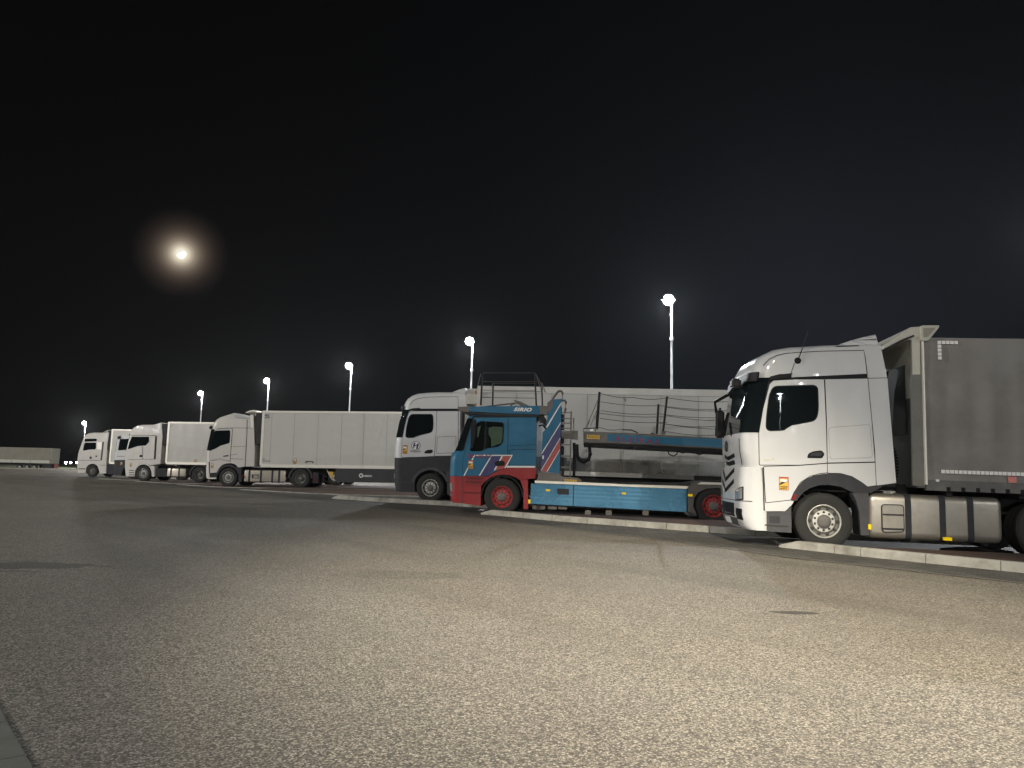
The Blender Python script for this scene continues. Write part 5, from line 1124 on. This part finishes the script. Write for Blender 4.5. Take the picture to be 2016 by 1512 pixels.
prism('door_handle', rect(R.p(ZL, 246, 695), R.p(ZL, 272, 665)), -.02, .02, M['black'], T7); prism('door_handle', rect(R.p(ZL, 322, 668), R.p(ZL, 346, 652)), -.02, .02, M['gplast'], T7)
prism('bumper_strip', R.q(ZL, [(98, 820), (190, 822), (190, 834), (98, 832)]), -.012, .02, M['gplast'], T7)
wheel(T7, 0, .02, M['hub']); wheel(T7, 0, 2.48, M['hub'], False); wheel(T7, 3.6, .02, M['hub'], True, False); wheel(T7, 3.6, 2.48, M['hub'], False, False); chassis(T7, .4, 5); axle(T7, 0)
prism('side_tank', R.q(ZL, [(470, 770), (590, 770), (590, 900), (470, 900)]), .1, .7, M['gplast'], T7)
xa, za_ = R.p(ZL, 508, 700); zt = R.p(ZL, 650, 305)[1]
W7 = reefer(R, 'refrigerated_trailer', 'pale trailer box behind the farthest tractor at the left of the row', xa, xa + 13.0, za_ - .3, zt, [])
prism('roof_fairing', R.q(ZL, [(405, 348), (480, 310), (540, 318), (530, 330), (480, 328)]), .1, 2.4, M['orange'], W7)

# ================================================================== 8: lone tarpaulin trailer far left
R = R8; a = R.p(Z0, 1240, 790); b = R.p(Z0, -300, 375)
W8 = R.root('tarpaulin_trailer'); tag(W8, 'old trailer under a grey-green tarpaulin, parked alone at the far left', 'semi-trailer')
x1, z0, z1 = a[0], R.p(Z0, 1200, 790)[1], R.p(Z0, 1240, 405)[1]; x0 = x1 - 13.4
bm = bmesh.new(); add_box(bm, (x0, 0, z0 + .6), (x1, 2.5, z1)); bmesh.ops.bevel(bm, geom=bm.edges[:], offset=.04, segments=1, affect='EDGES'); link('tarpaulin', bm, M['tarp2'], W8)
for k in range(3):
    xa = x1 - .1 - k * 3.4; prism('drop_side', rect((xa - 3.34, z0 + .03), (xa, z0 + .58)), -.03, .05, M['orange'], W8)
prism('rear_doors', [(x1 + .01, z0), (x1 + .05, z0), (x1 + .05, z1 - .05), (x1 + .01, z1 - .05)], .05, 2.45, M['orange'], W8)
prism('rear_board', rect((x1 + .02, .45), (x1 + .06, z0 - .05)), .2, 2.3, M['redw'], W8)
bm = bmesh.new(); add_box(bm, (x0, .02, z0 - .05), (x1, 2.48, z0 + .02)); add_box(bm, (x0, .8, z0 - .35), (x1, .95, z0 - .06)); add_box(bm, (x0, 1.6, z0 - .35), (x1, 1.75, z0 - .06)); link('frame', bm, M['chassis'], W8)
for k in range(3): wheel(W8, k * 1.31, .05, M['rimw'], True, True, .5, False); wheel(W8, k * 1.31, 2.45, M['rimw'], False, True, .5, False)
prism('underrun_box', rect((2.9 + 1.2, .45), (2.9 + 2.8, z0 - .06)), .1, .8, M['chassis'], W8)

# ================================================================== floodlight masts
def glow_mat(name, col, s):
    m = bpy.data.materials.new(name); m.use_nodes = True; b = m.node_tree.nodes['Principled BSDF']; b.inputs['Emission Color'].default_value = (*col, 1); b.inputs['Emission Strength'].default_value = s; b.inputs['Base Color'].default_value = (.8, .8, .8, 1); return m
GL = {WHITE: glow_mat('lamp_glass_warm', (1, .93, .80), 120), COOL: glow_mat('lamp_glass_cool', (.92, .97, 1.0), 120)}
def mast(name, x, y, label, col, group, H=12.0, arm=(-.77, -.64), power=1500, heads=1, spot=150, aim=None, blend=.6, reach=.08, cat='lamp post', rad=.16, ls=1.0):
    t = bpy.data.objects.new(name, None); COL.objects.link(t); z = gz(x, y); t.location = (x, y, z); tag(t, label, cat, group)
    bm = bmesh.new(); rs = [(0, .11), (2.0, .105), (H * .80, .075), (H - .15, .06)]
    add_tube(bm, [(0, 0, h) for h, _ in rs], .085, 14)
    for v in bm.verts:
        k = v.co.z / H; f = 1.25 - .55 * k; v.co.x *= f; v.co.y *= f
    link('pole', bm, M['pole'], t)
    bm = bmesh.new(); add_tube(bm, [(0, 0, H * .80 - .1), (0, 0, H * .80 + .1)], .125, 14); add_tube(bm, [(0, 0, 0), (0, 0, .05)], .22, 14); link('pole_collar', bm, M['pole'], t)
    A = Vector((arm[0], arm[1], 0)).normalized(); dirs = [A, -A][:heads]
    for d in dirs:
        bm = bmesh.new(); add_tube(bm, [(0, 0, H - .15), tuple(d * .25 + Vector((0, 0, H - .05))), tuple(d * reach + Vector((0, 0, H + .05)))], .035, 8); link('arm', bm, M['pole'], t)
        n = Vector((-d.y, d.x, 0)); c = d * (reach + .25) + Vector((0, 0, H + .06))
        bm = bmesh.new(); bmesh.ops.create_cube(bm, size=1, matrix=Matrix(((d.x * .8, n.x * .62, 0, c.x), (d.y * .8, n.y * .62, 0, c.y), (0, 0, .12, c.z), (0, 0, 0, 1)))); bmesh.ops.bevel(bm, geom=bm.edges[:], offset=.025, segments=2, affect='EDGES')
        hd = link('lamp_head', bm, M['gplast'], t)
        bm = bmesh.new(); bmesh.ops.create_uvsphere(bm, u_segments=20, v_segments=10, radius=1, matrix=Matrix(((d.x * .34 * ls, n.x * .33 * ls, 0, c.x), (d.y * .34 * ls, n.y * .33 * ls, 0, c.y), (0, 0, .32 * ls, c.z - .04), (0, 0, 0, 1))))
        lens = link('lamp_lens', bm, GL[col], hd)  # oversized ball, the lamp's glare is built into its shape
        ld = bpy.data.lights.new('lamp_light', 'SPOT' if aim or spot < 179 else 'POINT'); lo_ = bpy.data.objects.new('lamp_light', ld); COL.objects.link(lo_); lo_.parent = t
        ld.energy = power; ld.color = col; ld.shadow_soft_size = rad
        lo_.location = c + Vector((0, 0, -.40 - rad))
        if ld.type == 'SPOT':
            ld.spot_size = math.radians(spot); ld.spot_blend = blend
            dv = Vector(aim) - (Vector((x, y, z)) + c) if aim else Vector((d.x * .25, d.y * .25, -1))
            lo_.rotation_euler = dv.to_track_quat('-Z', 'Y').to_euler()
    return t
names = ['tallest lit lamp post, rising behind the blue car transporter', 'lit lamp post rising behind the front of the lettered FRC trailer', 'lit lamp post behind the middle of the trailer with the dark locker', 'lit lamp post behind the nose of the trailer with the dark locker', 'lit lamp post behind the plain trailer, near the stepped-roof tractor']
for (x, y, c), nm in zip(LAMP_VIEW, names): mast('lamp_post', x, y, nm, c, 'lit lamp posts along the row of trucks', power=8500, spot=180)
pf = ray(169, 833) * 150 + CAM
mast('lamp_post', pf.x, pf.y, 'farthest lit lamp post with curved arm, at the left above the farthest tractor', WHITE, 'lit lamp posts along the row of trucks', H=pf.z - gz(pf.x, pf.y), power=16000, spot=180)
for i, (x, y) in enumerate(((23.3, 29.8), (36.6, 13.8))): mast('lamp_post', x, y, 'lit lamp post outside the right edge of the view, %s' % ('nearer the trailer' if i == 0 else 'farther back'), COOL, 'lit lamp posts along the row of trucks', power=8500, spot=180)
# unseen masts, placed and aimed for their light; one matches a window reflection
BEH = 'lit lamp posts behind the photographer'
WARM = (1.0, .905, .74)
GL[WARM] = glow_mat('lamp_glass_yellow', WARM, 120)
mast('lamp_post', 2.2, -9, 'unseen lit lamp post close behind the photographer', WARM, BEH, arm=(.1, 1), power=52000, spot=33, aim=(2.0, 9.0, 0), blend=1.0)  # narrow beam aimed to make the bright pool on the ground
mast('lamp_post', 13.3, -62, 'tall lit lamp post far behind the photographer', COOL, BEH, H=11.0, arm=(-.5, 1), power=14000, spot=180, rad=.07, ls=.4)
mast('lamp_post', -18, -52, 'unseen lit lamp post behind to the left of the photographer', WHITE, BEH, H=27, arm=(.5, 1), power=42000, spot=180)
mast('lamp_post', 52, -48, 'unseen lit lamp post far behind to the right', COOL, BEH, H=20, arm=(-.5, 1), power=18000, spot=180)
mast('lamp_post', -75, 0, 'unseen lit lamp post far to the left of the photographer', WHITE, BEH, H=20, arm=(.8, .5), power=90000, spot=180)
mast('lamp_post', -120, 45, 'unseen lit lamp post very far to the left of the photographer', WHITE, BEH, H=20, arm=(.8, .5), power=90000, spot=180)

# ================================================================== far background
fp = [ground_at(x, y) for x, y in ((-500, 922), (120, 925.5), (165, 927), (420, 933))]
bm = bmesh.new(); a, b = Vector((-160, 128, 0)), Vector((-40, 106, 0)); rows = []
for i in range(25):
    p = a.lerp(b, i / 24); rows.append([bm.verts.new((p.x, p.y + t, gz(p.x, p.y + t) + .03 + (.12 if k else 0))) for k, t in enumerate((0, .6, 30, 120, 700))])
for p, q in zip(rows, rows[1:]):
    for i in range(4): bm.faces.new((p[i], q[i], q[i + 1], p[i + 1]))
tag(link('grass_field', bm, M['field']), kind='structure')
bm = bmesh.new(); rows = []
for i in range(25):
    p = a.lerp(b, i / 24); rows.append([bm.verts.new((p.x + dx, p.y + t, gz(p.x, p.y) + h)) for dx, t, h in ((0, -.35, -.05), (0, -.35, .16), (0, -.05, .17), (0, -.05, 0))])
for p, q in zip(rows, rows[1:]):
    for i in range(3): bm.faces.new((p[i], q[i], q[i + 1], p[i + 1]))
tag(link('kerb', bm, kerb_m), kind='structure')
# low dark sheds with three lamps near the ground
d = ray(140, 908) * 330 + CAM; base = -1.0
sh = bpy.data.objects.new('distant_shed', None); COL.objects.link(sh); sh.location = (d.x, d.y, base); tag(sh, 'low dark shed on the horizon between the lone trailer and the row', 'building')
bm = bmesh.new(); add_prism(bm, [(-9, 0), (9, 0), (9, 4.4), (0, 5.4), (-9, 4.4)], 0, 12); link('wall', bm, M['shed'], sh)
bm = bmesh.new(); add_prism(bm, [(-9.4, 4.3), (0, 5.45), (9.4, 4.3), (9.4, 4.5), (0, 5.7), (-9.4, 4.5)], -.3, 12.3); link('roof', bm, M['shed'], sh)
for i, (px, sz, nm) in enumerate(((129.5, .34, 'leftmost and largest of three small white lamps low on the horizon'), (139.5, .27, 'middle of three small white lamps low on the horizon'), (151.5, .27, 'rightmost of three small white lamps on the horizon, beside the farthest tractor'))):
    p = ray(px, 911) * 270 + CAM; t = bpy.data.objects.new('distant_lamp', None); COL.objects.link(t); t.location = (p.x, p.y, 0); tag(t, nm, 'lamp', 'distant lamps')
    bm = bmesh.new(); add_tube(bm, [(0, 0, -1), (0, 0, p.z + .1)], .06, 6); link('pole', bm, M['pole'], t)
    bm = bmesh.new(); bmesh.ops.create_uvsphere(bm, u_segments=12, v_segments=8, radius=sz, matrix=Matrix.Translation((0, 0, p.z))); link('lamp_globe', bm, GL[WHITE], t)

# moon: a gibbous disc low on the left
mm_ = bpy.data.materials.new('moon_surface'); mm_.use_nodes = True; nt = mm_.node_tree; b = nt.nodes['Principled BSDF']; b.inputs['Base Color'].default_value = (.02, .02, .02, 1)
tcn = nt.nodes.new('ShaderNodeNewGeometry'); dp = nt.nodes.new('ShaderNodeVectorMath'); dp.operation = 'DOT_PRODUCT'
lit = (-MOON_DIR * .10 - up * .85 + rt * .38).normalized(); dp.inputs[1].default_value = lit; nt.links.new(tcn.outputs['Normal'], dp.inputs[0])
r = nt.nodes.new('ShaderNodeMapRange'); r.inputs[1].default_value = 0.0; r.inputs[2].default_value = .12; r.inputs[3].default_value = .85; r.inputs[4].default_value = 6; nt.links.new(dp.outputs['Value'], r.inputs[0])  # lit half, and halo over the dark half, painted in as emission
b.inputs['Emission Color'].default_value = (1, .97, .9, 1); nt.links.new(r.outputs[0], b.inputs['Emission Strength'])
bm = bmesh.new(); bmesh.ops.create_uvsphere(bm, u_segments=48, v_segments=24, radius=15); mo = link('moon', bm, mm_); mo.location = CAM + MOON_DIR * 3000
tag(mo, 'bright half-lit moon with a soft brown halo in the black sky', 'moon')

# thin scattering air, added to stand in for lens glare round the lamps
hz_ = bpy.data.materials.new('glow_air'); hz_.use_nodes = True; nt = hz_.node_tree; nt.nodes.clear()
o_ = nt.nodes.new('ShaderNodeOutputMaterial'); v_ = nt.nodes.new('ShaderNodeVolumePrincipled'); v_.inputs['Color'].default_value = (.88, .94, 1, 1); v_.inputs['Density'].default_value = .00008; v_.inputs['Anisotropy'].default_value = .6
nt.links.new(v_.outputs[0], o_.inputs['Volume'])
bm = bmesh.new(); add_box(bm, (-380, -110, -6), (330, 420, 26)); tag(link('glow_haze', bm, hz_), kind='stuff')
